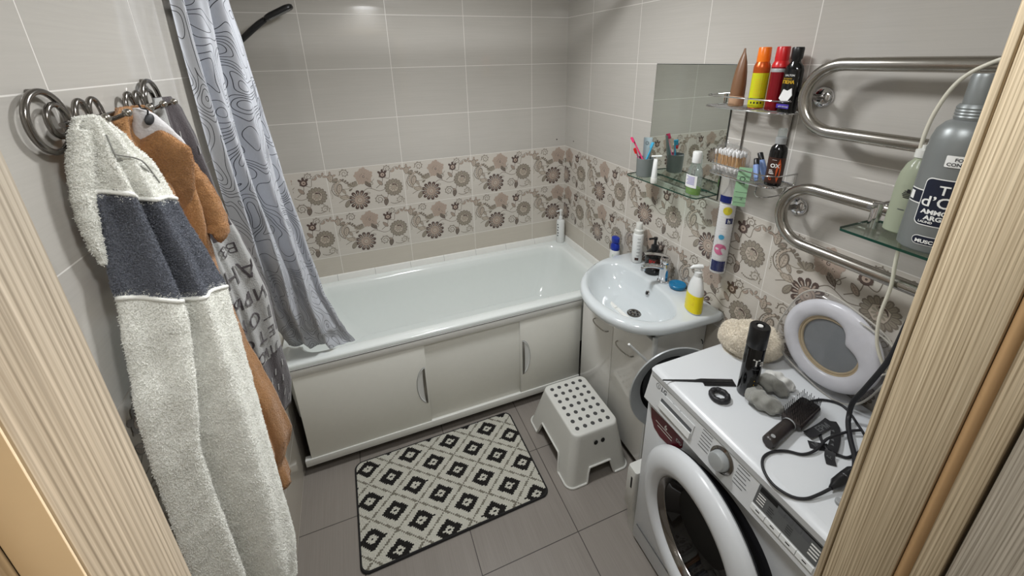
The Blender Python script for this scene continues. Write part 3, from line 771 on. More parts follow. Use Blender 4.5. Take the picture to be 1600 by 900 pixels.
for nm, sel in (('cream_area', 'cream_sherpa'), ('slate_area', 'slate_sherpa')):
    vg = rb_.vertex_groups.new(name=nm); mi_ = [q.name for q in rb_.data.materials].index(sel)
    own = set(v for p in rb_.data.polygons if p.material_index == mi_ for v in p.vertices)
    if nm == 'slate_area': own -= set(v for p in rb_.data.polygons if p.material_index != mi_ for v in p.vertices)
    vg.add(sorted(own), 1.0, 'REPLACE')
pile(rb_, 260000, .0007, 'cream', .0010, 'cream_area', 3, .0012); pile(rb_, 80000, .0006, 'slate', .0010, 'slate_area', 4, .0012)
m = MB()                                                            # raised seams beside the band
for g in (gtop, gbot):
    m = MB(); m.tube([rfront(s / 40, g(s / 40), .001) for s in range(0, 41)], .0042, 'cream', 8); m.jitter(.001, 200); m.build('band_seam', robe, angle=180)
m = MB()                                                            # the sleeve hanging behind the front, towards the door
sl = cr([(.040, -1.506, 1.722), (.030, -1.530, 1.66), (.025, -1.543, 1.60), (.024, -1.548, 1.55), (.026, -1.548, 1.515)], 8)
m.tube(sl, [.0115 * (1 - (i / len(sl)) ** 2) + .003 for i in range(len(sl))], 'cream', 16); m.jitter(.003, 60); pile(m.build('sleeve', robe, angle=180), 12000, .0007, 'cream', .0010, None, 6, .0012)
for off in (.0, .10):                                               # grey cord lines on the collar
    P = cr([rfront(.30 + off, 1.715, .004), rfront(.28 + off, 1.685, .005), rfront(.42 + off, 1.672, .005), rfront(.62 + off, 1.655, .005), rfront(.85, 1.625 - off * .1, .004)], 8)
    MB().tube(P, .0014, 'sockg', 6).build('collar_piping', robe)

# caramel child's robe with an animal-face hood
BT = [(.64, .02, -1.39, .112, -1.25, .02), (.72, .02, -1.40, .104, -1.24, .02), (.745, .02, -1.40, .128, -1.24, .02), (.80, .02, -1.40, .143, -1.24, .022), (.92, .02, -1.40, .129, -1.24, .02), (1.04, .02, -1.40, .110, -1.24, .02), (1.13, .02, -1.40, .093, -1.24, .018), (1.32, .02, -1.40, .080, -1.25, .018),
      (1.45, .02, -1.40, .082, -1.25, .02), (1.58, .02, -1.40, .084, -1.245, .02), (1.66, .02, -1.40, .064, -1.25, .016), (1.72, .025, -1.37, .048, -1.26, .01), (1.742, .03, -1.34, .04, -1.28, .004)]
def bfold(s, z): return .008 * math.sin(8 * s + 4 * z) + .006 * math.sin(17 * s) + .006 * math.sin(z * 22) * s - .012 * math.exp(-((s - .62) / .05) ** 2)
bfront, bloop = drape(BT, bfold)
NZ2 = 90; z2 = [.64 + (1.742 - .64) * i / NZ2 for i in range(NZ2 + 1)]
kr = thing('hooded_robe', 'caramel fleece robe with white muzzle hood behind the cream bathrobe', 'bathrobe', (.03, -1.33, 1.74))
m = MB(); m.loft([bloop(z) for z in z2], 'caramel'); m.jitter(.0012, 120); pile(m.build('body', kr, angle=180), 60000, .00035, 'caramel', .0008, None, 7, .0006)
sv = cr([(.062, -1.285, 1.645), (.078, -1.262, 1.60), (.088, -1.250, 1.54), (.094, -1.246, 1.48), (.094, -1.250, 1.447), (.092, -1.251, 1.442)], 8)
n = len(sv); m = MB(); m.tube(sv, [.016 + .014 * min(1, i / n * 2.2) if i < n - 3 else .026 - .006 * (i - n + 3) for i in range(n)], 'caramel', 20); m.jitter(.0025, 60); pile(m.build('sleeve', kr, angle=180), 16000, .00035, 'caramel', .0008, None, 8, .0006)
# hood: a soft lump of caramel fleece whose upper face is a white muzzle pinched up to the hook
def hump(m, rows, mat, dome):
    """rows: (left point, right point); a cushion of height dome between them, on the viewer's side"""
    nrm = V((.80, -.55, .18)).normalized(); lo = []
    for i, (a, b) in enumerate(rows):
        a, b = V(a), V(b); e = math.sin(PI * min(1, max(0, (i + .35) / (len(rows) - .3)))) ** .6
        top = [a.lerp(b, k / 16) + nrm * dome * e * math.sin(PI * k / 16) ** .55 for k in range(17)]; bot = [b.lerp(a, k / 8) - nrm * .006 for k in range(1, 8)]
        lo.append(top + bot)
    m.loft(lo, mat); return nrm
def hrows(tab, n=22):
    out = []
    for i in range(n + 1):
        f = i / n * (len(tab) - 1); j = min(int(f), len(tab) - 2); t = f - j
        out.append((V(tab[j][0]).lerp(V(tab[j + 1][0]), t), V(tab[j][1]).lerp(V(tab[j + 1][1]), t)))
    return out
mzt = [((.047, -1.333, 1.742), (.062, -1.326, 1.739)), ((.044, -1.338, 1.725), (.074, -1.322, 1.726)), ((.036, -1.340, 1.700), (.090, -1.318, 1.700)), ((.027, -1.340, 1.675), (.102, -1.312, 1.678)), ((.022, -1.338, 1.657), (.108, -1.306, 1.655))]
m = MB(); nrm = hump(m, hrows(mzt), 'muzzle', .016); m.jitter(.0012, 90); mz = m.build('muzzle', kr, angle=180); mz['label'] = 'white fleece muzzle'
m = MB(); hump(m, hrows([((.066, -1.334, 1.700), (.074, -1.330, 1.698)), ((.046, -1.342, 1.680), (.090, -1.324, 1.682)), ((.024, -1.348, 1.655), (.112, -1.312, 1.655)), ((.014, -1.345, 1.62), (.108, -1.300, 1.615)), ((.010, -1.340, 1.57), (.094, -1.290, 1.56)), ((.008, -1.335, 1.50), (.060, -1.280, 1.49))], 34), 'caramel', .024); m.jitter(.002, 60); pile(m.build('hood', kr, angle=180), 20000, .00035, 'caramel', .0008, None, 9, .0006)
NP_ = V((.056, -1.333, 1.716)) + nrm * .0165
m = MB(); m.lathe([(0, -.001), (.0090, 0), (.0105, .0015), (.0085, .0035), (.005, .0044), (0, .0048)], 'rubber', mtx=frame(NP_, nrm, (.3, .2, -.3)), sx=.8, sy=1.2, seg=22); m.build('nose', mz)
MB().tube(cr([NP_ + V((.000, 0, .008)), NP_ + V((.002, .001, .018)), NP_ + V((-.006, .0, .022)), NP_ + V((-.008, -.002, .030))], 6), .0016, 'black', 6).build('mouth', mz)

# charcoal and grey towel with knitted lettering
TT = [(.775, .022, -1.235, .124, -1.105, .012), (.865, .02, -1.24, .139, -1.10, .014), (.99, .02, -1.24, .135, -1.10, .016), (1.19, .02, -1.24, .138, -1.10, .018), (1.28, .02, -1.24, .124, -1.10, .018), (1.375, .02, -1.24, .106, -1.10, .016), (1.445, .02, -1.23, .086, -1.10, .014),
      (1.52, .02, -1.22, .077, -1.10, .012), (1.64, .02, -1.20, .068, -1.10, .010), (1.72, .024, -1.18, .056, -1.105, .006), (1.748, .03, -1.165, .045, -1.12, .003)]
def tfold(s, z): return (.010 * math.sin(11 * s + 3 * z) + .012 * math.exp(-((s - .78) / .12) ** 2) - .012 * math.exp(-((s - .42) / .05) ** 2)) * min(1, (1.76 - z) * 3)
tfront, tloop = drape(TT, tfold)
NZ3 = 100; z3 = [.775 + (1.748 - .775) * i / NZ3 for i in range(NZ3 + 1)]
def tow_m(i, k):
    s = k / 60 if k <= 60 else 1 - (k - 60) / 24; z = z3[i]
    if s < .16 and z > 1.0: return 'lgrey'
    if 1.435 < z < 1.485 and s > .50: return 'lgrey'
    if z > 1.40 + .02 * math.sin(9 * s): return 'charcoal' if s > .30 else 'lgrey'
    if s > .93 and z > 1.05: return 'charcoal'
    return 'lgrey' if z > .975 + .02 * s else 'charcoal'
tw = thing('towel', 'charcoal and grey towel with handwritten letters hanging beside the curtain', 'towel', (.03, -1.15, 1.745))
m = MB(); m.loft([tloop(z) for z in z3], 'charcoal', True, mfun=tow_m); m.jitter(.001, 160); m.build('cloth', tw, angle=180)
def on_towel(s0, z0, k=1.0, flip=True):
    """letters knitted upside down, as on the back of the towel"""
    def f(p): return tfront(s0 - p.x / .175 * (1 if flip else -1), z0 - p.y, .0035)
    return f
for txt, s0, z0, sz in (('ВЗ', .74, 1.372, .040), ('АНН', .88, 1.312, .070), ('ИРЬ', .90, 1.225, .052), ('ГОМ', .90, 1.158, .058), ('ЕТ С', .90, 1.090, .048), ('ЛЮОЛ', .90, 1.030, .046)):
    m = MB(); m.text(txt, sz, 'charcoal', on_towel(s0, z0), 0, 'LEFT', .0); m.build('knitted_word', tw, smooth=False, recalc=False)['label'] = 'charcoal knitted word'
rr = random.Random(3)
for k in range(16):
    s = rr.uniform(.35, .95); z = rr.choice([rr.uniform(.80, .95), rr.uniform(1.42, 1.66)]); q = .010
    m = MB(); m.poly([tfront(s - .010, z - q, .003), tfront(s + .012, z - q, .003), tfront(s + .035, z + q, .003), tfront(s + .015, z + q, .003)], 'lgrey')
    m.build('knitted_fleck', tw, smooth=False, recalc=False)['label'] = 'pale grey knitted fleck'

# ================================================================== FLOOR: mat and stool
MC = (.6215, -.9725); MA_ANG = math.radians(1.0)
MA['matpile'] = mat_pattern(MC[0], MC[1], 0.0)
bmat = thing('bath_mat', 'cream bath mat with black diamond lattice and dark binding', 'bath mat', (MC[0], MC[1], 0))
Mm = Matrix.Translation((MC[0], MC[1], 0)) @ Matrix.Rotation(MA_ANG, 4, 'Z')
def mrect(dx, z): return [Mm @ V((p.x, p.y, z)) for p in rrect(-.397 + dx, .397 - dx, -.248 + dx, .248 - dx, .035 - dx * .5, 0, 10)]
m = MB(); m.loft([mrect(.006, .001), mrect(.006, .009), mrect(.012, .0115)], 'matpile'); m.build('pile', bmat)
m = MB(); m.loft([mrect(.008, 0), mrect(0, .001), mrect(-.001, .005), mrect(.002, .0095), mrect(.008, .0095)], 'matedge', cap0=False, cap1=False); m.build('binding', bmat)

st = thing('step_stool', 'white plastic step stool with grey anti-slip dots on its top', 'stool', (1.265, -1.02, 0))
def srect(z):
    t = z / .25
    xa = 1.105 + (1.150 - 1.105) * t; xb = 1.425 + (1.382 - 1.425) * t; ya = -1.228 + (-1.186 + 1.228) * t; yb = -.800 + (-.862 + .800) * t
    return xa, xb, ya, yb
def spt(u, z, inset=0.0):
    """u in 0..4 around the four sides"""
    xa, xb, ya, yb = srect(z); r = .035; P = rrect(xa + inset, xb - inset, ya + inset, yb - inset, r, z, 6)
    return P
N = len(spt(0, 0)); 
def legcut(i):
    """height of the shell's lower edge at perimeter point i (cut-outs between the feet)"""
    xa, xb, ya, yb = srect(0.0); return 0
m = MB()
# outer shell as a fine grid: perimeter samples x heights, faces inside the cut-outs removed
def peri(z, inset, n=160):
    xa, xb, ya, yb = srect(z); base = rrect(xa + inset, xb - inset, ya + inset, yb - inset, .035, z, 8)
    L = [0]; Q = base + [base[0]]
    for a, b in zip(Q, Q[1:]): L.append(L[-1] + (b - a).length)
    out = []; j = 0
    for k in range(n):
        d = L[-1] * k / n
        while L[j + 1] < d: j += 1
        t = (d - L[j]) / max(1e-9, L[j + 1] - L[j]); out.append(Q[j].lerp(Q[j + 1], t))
    return out
NP = 200; B0 = peri(0, 0, NP)
xa, xb, ya, yb = srect(0)
def low(k):
    p = B0[k]
    long_side = abs(p.x - xa) < .012 or abs(p.x - xb) < .012
    t = ((p.y - ya) / (yb - ya)) if long_side else ((p.x - xa) / (xb - xa))
    a, b, h = (.27, .73, .085) if long_side else (.33, .70, .075)
    w = .035
    if t < a - w or t > b + w: return 0.0
    q = min(1, (t - (a - w)) / w, ((b + w) - t) / w); return h * q
LO = [low(k) for k in range(NP)]
def shell(inset, top):
    rows = []
    for i in range(13):
        f = i / 12; row = []
        for k in range(NP):
            z = LO[k] + (top - LO[k]) * f
            row.append(peri_cache(z, inset)[k])
        rows.append(row)
    return rows
_pc = {}
def peri_cache(z, inset):
    key = (round(z, 4), inset)
    if key not in _pc: _pc[key] = peri(z, inset, NP)
    return _pc[key]
outer = shell(0, .240); inner = shell(.004, .236)
top1 = [[V((p.x, p.y, .240)).lerp(V((1.266, -1.024, .240)), d) + V((0, 0, h)) for p in outer[-1]] for d, h in ((.012, .006), (.03, .009), (.06, .010))]
m.loft(outer + top1, 'whitem', True, False, True); m.loft(inner, 'whitem', True, False, True)
for k in range(NP): m.face([m.bm.verts.new(outer[0][k]), m.bm.verts.new(outer[0][(k + 1) % NP]), m.bm.verts.new(inner[0][(k + 1) % NP]), m.bm.verts.new(inner[0][k])], 0)
bmesh.ops.remove_doubles(m.bm, verts=m.bm.verts[:], dist=1e-5)
m.build('shell', st, angle=45)
m = MB(); m.tube([p + (p - V((1.266, -1.024, p.z))).normalized() * .003 + V((0, 0, .004)) for p in outer[0]], .0045, 'whitem', 8, closed=True); m.build('rolled_rim', st)
for i in range(7):
    for j in range(5): MB().lathe([(.0098, 0), (.0098, .0012), (0, .0014)], 'dot', (1.186 + j * .0400, -1.148 + i * .0418, .2499), seg=14).build('anti_slip_dot', st)['label'] = 'dark grey rubber dot'
for dx in (-.018, .018): MB().lathe([(.0105, 0), (.0105, .0008), (0, .0008)], 'dark', mtx=frame((1.272 + dx, -1.194 + .0065 - .0122, .193), (0, -1, .168)), seg=16).build('finger_hole', st)

# ================================================================== SINK UNIT
cab = thing('sink_cabinet', 'glossy white cabinet with bow handles under the washbasin', 'cabinet', (1.575, -1.03, 0))
CX, CY0, CY1, CZ = 1.440, -1.285, -.745, .7355
MB().box(CX + .018, W - .004, CY0 + .0175, CY1 - .0165, .06, .712, 'lacquer', .001).build('body', cab)
for yy in (CY0 + .001, CY1 - .016): MB().box(CX + .0175, W - .004, yy, yy + .016, .06, .757, 'lacquer', .001).build('side_panel', cab)
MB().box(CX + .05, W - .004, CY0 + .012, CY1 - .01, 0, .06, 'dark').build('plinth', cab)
for ya, yb, hy in ((CY1, -1.012, -.922), (-1.016, CY0, -1.113)):
    d = MB().box(CX, CX + .017, min(ya, yb), max(ya, yb), .062, CZ, 'lacquer', .0015).build('door', cab)
    P = [(CX - .001, hy - .058, .583), (CX - .018, hy - .050, .583), (CX - .026, hy - .02, .583), (CX - .027, hy + .02, .583), (CX - .018, hy + .050, .583), (CX - .001, hy + .058, .583)]
    MB().tube(cr(P, 6), .0032, 'steel', 10).build('handle', d)['label'] = 'thin bow handle'
MB().box(CX - .003, CX + .017, CY0 - .003, CY0 + .010, .062, .757, 'white', .002).build('edge_strip', cab)
MB().tube(cr([(1.690, -1.2865, .680), (1.690, -1.296, .674), (1.690, -1.2955, .664)], 4), .002, 'black', 8).build('hook', cab)

bas = thing('washbasin', 'white ceramic washbasin with rounded front on the cabinet', 'washbasin', (1.5, -1.06, .7365))
out_pts = [(1.7125, -.752), (1.60, -.752), (1.525, -.762), (1.44, -.800), (1.37, -.848), (1.318, -.905), (1.277, -.985), (1.258, -1.086), (1.272, -1.190), (1.322, -1.278), (1.405, -1.334), (1.50, -1.352), (1.62, -1.356), (1.7125, -1.356)]
OP = [p for p in cr([(a, b, 0) for a, b in out_pts], 6)]
in_pts = [(1.600, -1.04), (1.592, -.92), (1.565, -.835), (1.505, -.805), (1.43, -.830), (1.365, -.895), (1.322, -.975), (1.306, -1.073), (1.328, -1.190), (1.385, -1.265), (1.455, -1.297), (1.525, -1.285), (1.575, -1.215), (1.597, -1.12)]
IP = cr([(a, b, 0) for a, b in in_pts], 8, True)
c0 = V((1.50, -1.06, 0)); NB = 120
def ray_poly(P, closed=True):
    """distance from c0 to polygon P in NB directions"""
    out = []
    for k in range(NB):
        a = 2 * PI * k / NB; d = V((math.cos(a), math.sin(a), 0)); best = None
        for i in range(len(P)):
            p, q = P[i] - c0, P[(i + 1) % len(P)] - c0; e = q - p; den = d.x * e.y - d.y * e.x
            if abs(den) < 1e-12: continue
            t = (p.x * e.y - p.y * e.x) / den; u = (p.x * d.y - p.y * d.x) / den
            if t > 0 and -1e-6 <= u <= 1 + 1e-6 and (best is None or t > best): best = t
        out.append(best)
    return out
RO, RI = ray_poly(OP), ray_poly(IP)
dirs = [V((math.cos(2 * PI * k / NB), math.sin(2 * PI * k / NB), 0)) for k in range(NB)]
def bl(f, z, ctr=None):
    """ring k -> radius f(k)"""
    return [c0 + dirs[k] * f(k) + V((0, 0, z)) for k in range(NB)]
dr = V((1.507, -1.068, 0))
def bowl(t, z): return [(c0 + dirs[k] * RI[k]).lerp(dr, t) + V((0, 0, z)) for k in range(NB)]
ZR = .850
def ins(d): return lambda k: max(RI[k] + .004, RO[k] - d)
loops = [bl(lambda k: RO[k] * .22, .7135), bl(lambda k: RO[k] * .32, .7145), bl(lambda k: RO[k] * .42, .7362), bl(lambda k: RO[k] * .56, .7365), bl(lambda k: RO[k] * .66, .747), bl(lambda k: RO[k] * .78, .769), bl(lambda k: RO[k] * .90, .794), bl(lambda k: RO[k] - .012, .806), bl(ins(.002), .816), bl(ins(0), .826), bl(ins(.001), .838), bl(ins(.006), .8465), bl(ins(.014), ZR)]
loops += [[(c0 + dirs[k] * (RI[k] + .012)) + V((0, 0, ZR - .001)) for k in range(NB)], bl(lambda k: RI[k] + .004, ZR - .003), bowl(.012, ZR - .012), bowl(.06, ZR - .035), bowl(.16, ZR - .072), bowl(.32, ZR - .102), bowl(.55, ZR - .120), bowl(.80, ZR - .128), bowl(.93, ZR - .130)]
m = MB(); m.loft(loops, 'ceramic', True, False, True); m.build('basin', bas, angle=75)
m = MB(); m.lathe([(.032, .0005), (.032, .004), (.026, .006), (.022, .0035), (.012, .003), (.008, .0045), (0, .005)], 'dsteel', (dr.x, dr.y, ZR - .1305), seg=28)
for k in range(6): m.lathe([(.0042, .0042), (0, .0043)], 'dark', (dr.x + .0165 * math.cos(k * PI / 3), dr.y + .0165 * math.sin(k * PI / 3), ZR - .1302), seg=10)
m.build('drain', bas)['label'] = 'steel drain strainer'
ofn = V((-.86, 0, .5)); m = MB()
m.lathe([(.0125, 0), (.0125, .003), (.0085, .0045), (.0085, .002), (0, .002)], 'chrome', mtx=frame((1.5885, -1.048, .7955), ofn), seg=22); m.lathe([(.008, .0025), (0, .0026)], 'dark', mtx=frame((1.5885, -1.048, .7955), ofn), seg=16)
m.build('overflow_ring', bas)['label'] = 'chrome overflow ring'

fa = thing('faucet', 'chrome single-lever faucet on the washbasin', 'faucet', (1.657, -1.062, ZR))
m = MB(); m.lathe([(.026, 0), (.026, .005), (.0225, .008), (.0215, .062), (.0225, .085), (.021, .092), (.0225, .094), (.0235, .112), (.019, .122), (0, .124)], 'chrome', (1.657, -1.062, ZR + .0005)); m.build('body', fa)
m = MB(); P = cr([(1.650, -1.062, ZR + .070), (1.60, -1.055, ZR + .088), (1.565, -1.052, ZR + .094), (1.542, -1.050, ZR + .092)], 6); m.tube(P, [.015 - .003 * i / len(P) for i in range(len(P))], 'chrome', 14, flat=.75)
m.lathe([(.0105, 0), (.0105, .012)], 'chrome', (1.547, -1.0505, ZR + .074), seg=16); m.build('spout', fa)
m = MB(); P = cr([(1.664, -1.063, ZR + .124), (1.64, -1.060, ZR + .134), (1.59, -1.054, ZR + .148), (1.553, -1.050, ZR + .154)], 6); m.tube(P, [.014 - .004 * i / len(P) for i in range(len(P))], 'chrome', 14, flat=.42); m.build('lever', fa)

# round basin wedged on edge between cabinet and washer
Mb = frame((1.458, -1.404, .598), (-.22, -.97, .08)) @ Matrix.Scale(.90, 4)
gb = thing('wash_bowl', 'round grey plastic bowl standing on edge between cabinet and washing machine', 'bowl', (1.47, -1.40, .40))
m = MB(); m.lathe([(.0, -.062), (.115, -.060), (.135, -.050), (.150, -.022), (.196, -.002), (.203, .002), (.205, -.002), (.203, -.006), (.154, -.026), (.138, -.056), (.116, -.066), (0, -.068)], 'grey', mtx=Mb, seg=64, cap=False); m.build('bowl', gb)
m = MB(); m.lathe([(.196, -.004), (.2035, .0025), (.207, -.002)], 'silver', mtx=Mb, seg=64, cap=False); m.build('rim', gb)['label'] = 'silver rim'
m = MB(); m.lathe([(.149, -.0225), (.134, -.0495), (.114, -.0592), (0, -.0612)], 'blackg', mtx=Mb, seg=64, cap=False); m.build('inner_lining', gb)['label'] = 'black lining'
sk = MB(); sk.tube([(1.288, -1.318, .800), (1.392, -1.318, .682)], .0048, 'white', 10); sk.tube([(1.392, -1.318, .682), (1.415, -1.318, .655)], .0040, 'grey', 10)
for p in ((1.288, -1.318, .800),): sk.lathe([(0, -.005), (.0048, 0), (0, .005)], 'white', p, seg=10)
tag(sk.build('plastic_stick', loc=(1.288, -1.318, .80)), 'thin white plastic stick slanting in front of the cabinet door', 'stick')

# small white bin on the floor beside the washer
bn = thing('floor_bin', 'low white plastic bin with a grip slot beside the washing machine', 'bin', (1.33, -1.468, 0))
m = MB(); m.loft([[V((p.x, p.y, z)) for p in rrect(1.262 - g, 1.62, -1.482, -1.440 + g * .3, .008, 0, 4)] for z, g in ((0.001, 0), (.13, .012), (.15, .024), (.325, .022), (.342, .018))], 'whitem'); m.build('body', bn)
MB().box(1.2375, 1.2405, -1.468, -1.461, .255, .310, 'dark', .001).build('grip_slot', bn)['label'] = 'dark grip slot'

# ================================================================== WASHING MACHINE
wm = thing('washing_machine', 'white front-loading washing machine with a round dark door', 'washing machine', (1.46, -1.785, 0))
WY0, WY1 = -2.088, -1.486
MB().box(1.252, 1.695, WY0, WY1, .012, .815, 'wm', .006).build('cabinet', wm)
m = MB(); m.loft([[V((p.x, p.y, z)) for p in rrect(1.246 + g, 1.700, WY0 - .002 + g * .4, WY1 + .002 - g * .4, .012, 0, 5)] for z, g in ((.818, .004), (.838, .002), (.846, .010), (.850, .024))], 'wm')
m.build('top_panel', wm, angle=30)
for y in (WY0 + .05, WY1 - .05):
    for x in (1.29, 1.66): MB().lathe([(.02, 0.0), (.02, .013)], 'black', (x, y, 0), seg=16).build('foot', wm)
# slanted control panel; local frame: a runs along -y from the left end, b runs down the panel
PA, PB = V((1.2575, 0, .836)), V((1.2315, 0, .7185)); pe = (PB - PA).normalized(); pnrm = V((pe.z, 0, -pe.x)); pnrm = pnrm if pnrm.x < 0 else -pnrm
def pp(y, b, h=0.0): return PA + V((0, y, 0)) + pe * b + pnrm * h
m = MB(); sec = [pp(0, 0, -.010), pp(0, 0.0, 0), pp(0, .114, 0), pp(0, .119, -.004), V((1.262, 0, .713)), V((1.275, 0, .76))]
m.loft([[p + V((0, y, 0)) for p in sec] for y in (WY0 + .001, WY1 - .001)], 'wmpanel'); m.build('control_panel', wm, angle=25)
def slab(y0, y1, b0, b1, h0, h1, mat, name, par, bev=.0):
    q = MB(); vs = [[pp(y0, b0, h0), pp(y1, b0, h0), pp(y1, b1, h0), pp(y0, b1, h0)], [pp(y0, b0, h1), pp(y1, b0, h1), pp(y1, b1, h1), pp(y0, b1, h1)]]
    q.loft(vs, mat); return q
dw = slab(-1.548, -1.690, .044, .096, 0, .0025, 'wmpanel', '', wm).build('detergent_drawer', wm)
q = slab(-1.556, -1.686, .060, .090, .0027, .0032, 'dgrey', '', dw); q.build('grip_recess', dw); slab(-1.557, -1.687, .072, .092, .003, .008, 'white', '', dw).build('drawer_lip', dw)
tx = MB()
def ptext(body, size, y, b, mat='ink', bold=0.0):
    tx.text(body, size, mat, lambda p: pp(y - p.x, b - p.y, .0008), 0, 'LEFT', bold)
# round emblem and letters
for k in range(28):
    a, a2 = 2 * PI * k / 28, 2 * PI * (k + 1) / 28
    if not (1.2 < a < 1.6): tx.poly([pp(-1.529 - .0095 * math.cos(t), .036 - .0095 * math.sin(t), .0008) for t in (a, a2)] + [pp(-1.529 - .0078 * math.cos(t), .036 - .0078 * math.sin(t), .0008) for t in (a2, a)], 'dgrey')
tx.poly([pp(-1.5285, .030, .0008), pp(-1.5300, .030, .0008), pp(-1.5300, .040, .0008), pp(-1.5285, .040, .0008)], 'dgrey')
tx.poly([pp(-1.5285, .0385, .0008), pp(-1.5285, .040, .0008), pp(-1.534, .040, .0008), pp(-1.534, .0385, .0008)], 'dgrey')
ptext('LG', .020, -1.543, .043, 'dgrey', .0006)
tx.build('maker_logo', wm, smooth=False)['label'] = 'grey round emblem with letters'; tx = MB()
ptext('Direct Drive 6', .0105, -1.598, .050, 'dgrey', .0001); ptext('kg', .0085, -1.677, .050, 'dgrey', .0001)
tx.build('drawer_lettering', wm, smooth=False)['label'] = 'grey printed lettering'; tx = MB(); tx2 = MB()
for k in range(7):                                                  # two programme lists beside the dial
    tx.poly([pp(-1.716 - .002 * 0, .018 + k * .0105, .0008), pp(-1.752, .018 + k * .0105, .0008), pp(-1.752, .020 + k * .0105, .0008), pp(-1.716, .020 + k * .0105, .0008)], 'dgrey')
    tx2.poly([pp(-1.836, .018 + k * .0105, .0008), pp(-1.866 - .004 * (k % 3), .018 + k * .0105, .0008), pp(-1.866 - .004 * (k % 3), .020 + k * .0105, .0008), pp(-1.836, .020 + k * .0105, .0008)], 'dgrey')
tx.build('programme_list', wm, smooth=False)['label'] = 'grey printed programme lines'; tx2.build('programme_list', wm, smooth=False)['label'] = 'grey printed programme lines'
dl = MB(); Md = frame(pp(-1.793, .060, 0), pnrm); dl.lathe([(.036, 0), (.036, .003), (.029, .006), (.0285, .004)], 'silver', mtx=Md, seg=44, cap=False); dl.mats[0] = MA['dsteel']; o = dl.build('dial', wm); o['label'] = 'round silver programme dial'
dl = MB(); dl.lathe([(.0275, .002), (.0255, .020), (.0225, .026), (.018, .0275), (0, .028)], 'silver', mtx=Md, seg=40); dl.build('knob', o)
dsp = slab(-1.897, -2.052, .022, .078, .0004, .0016, 'lens', '', wm).build('display', wm); dsp['label'] = 'dark grey display strip'
q = MB()
def bar(y0, y1, b0, b1, mat): q.poly([pp(y0, b0, .0022), pp(y1, b0, .0022), pp(y1, b1, .0022), pp(y0, b1, .0022)], mat)
bar(-1.903, -1.948, .024, .038, 'black'); bar(-1.948, -2.048, .024, .028, 'black')
for k in range(4): bar(-1.952 - k * .0195, -1.968 - k * .0195, .029, .044, 'dgrey')
for k in range(4): bar(-1.903, -1.922, .044 + k * .0075, .047 + k * .0075, 'offwhite'); bar(-2.030, -2.050, .036 + k * .0085, .040 + k * .0085, 'offwhite')
for k in range(4): bar(-1.932, -1.944 - .004 * (k % 2), .052 + k * .006, .0535 + k * .006, 'ink'); bar(-1.978, -1.992, .050 + k * .006, .0515 + k * .006, 'ink')
q.build('display_print', dsp, smooth=False)
for k in range(4):
    y = -1.897 - k * .039; o = slab(y, y - .0375, .083, .096, 0, .004, 'white', '', wm).build('button', wm)
    q = MB(); q.poly([pp(y - .014, .087, .0044), pp(y - .024, .087, .0044), pp(y - .024, .090, .0044), pp(y - .014, .090, .0044)], 'ink'); q.build('button_mark', o, smooth=False)
# dark red guarantee sticker
q = MB(); P = [(-1.505, .690), (-1.655, .700), (-1.655, .668), (-1.640, .640), (-1.600, .618), (-1.560, .612), (-1.530, .622), (-1.512, .650)]
q.prism([(-(y) , z) for y, z in P], .0008, 'wine', Matrix(((0, 0, -1, 1.2519), (-1, 0, 0, 0), (0, 1, 0, 0), (0, 0, 0, 1))))
fm = lambda y, z: (lambda p: V((1.2505, y - p.x, z + p.y)))
q.text('6', .026, 'offwhite', fm(-1.575, .666), 0, 'LEFT', .0004); q.text('DD', .016, 'offwhite', fm(-1.628, .668))
for k in range(2): q.poly([V((1.2505, -1.535 - k * .01, .662 - k * .012)), V((1.2505, -1.612, .662 - k * .012)), V((1.2505, -1.612, .659 - k * .012)), V((1.2505, -1.535 - k * .01, .659 - k * .012))], 'offwhite')
q.build('guarantee_sticker', wm, smooth=False)['label'] = 'dark red guarantee sticker'
# door, standing slightly ajar at its opening edge
hinge = V((1.246, -1.558, .475)); DC = V((1.246, -1.797, .475))
Rz = Matrix.Translation(hinge) @ Matrix.Rotation(math.radians(-7), 4, 'Z') @ Matrix.Translation(-hinge)
Mdoor = Rz @ frame(DC, (-1, 0, 0), (0, 0, 1))
dr_ = MB(); dr_.lathe([(.242, .002), (.250, .010), (.250, .022), (.243, .034), (.225, .046), (.200, .052), (.180, .048), (.168, .036), (.166, .028), (.160, .006)], 'wm', mtx=Mdoor, seg=72, cap=False); do = dr_.build('door', wm); do['label'] = 'round porthole door'
q = MB(); q.lathe([(.1675, .032), (.164, .034), (.150, .020), (.1485, .014)], 'dsteel', mtx=Mdoor, seg=72, cap=False); q.build('inner_ring', do)
q = MB(); q.lathe([(.152, .018), (.140, .006), (.120, -.020), (.095, -.038), (.05, -.046), (0, -.048)], 'doorglass', mtx=Mdoor, seg=60, cap=False); q.build('door_glass', do)['label'] = 'dark bowl-shaped glass'
q = MB(); q.lathe([(.244, -.0015), (.236, -.004), (.160, -.004)], 'dgrey', mtx=Mdoor, seg=64, cap=False); q.build('door_back', do)
q = MB(); q.lathe([(.215, .0), (.205, .004), (.185, .002)], 'rubber', mtx=frame((1.2515, -1.797, .475), (-1, 0, 0)), seg=60, cap=False); q.lathe([(.186, .002), (0, .002)], 'dark', mtx=frame((1.2515, -1.797, .475), (-1, 0, 0)), seg=60, cap=False); q.build('door_gasket', wm)
MB().box(1.249, 1.2525, WY0 + .02, WY1 - .02, .10, .102, 'dgrey').build('kick_seam', wm)

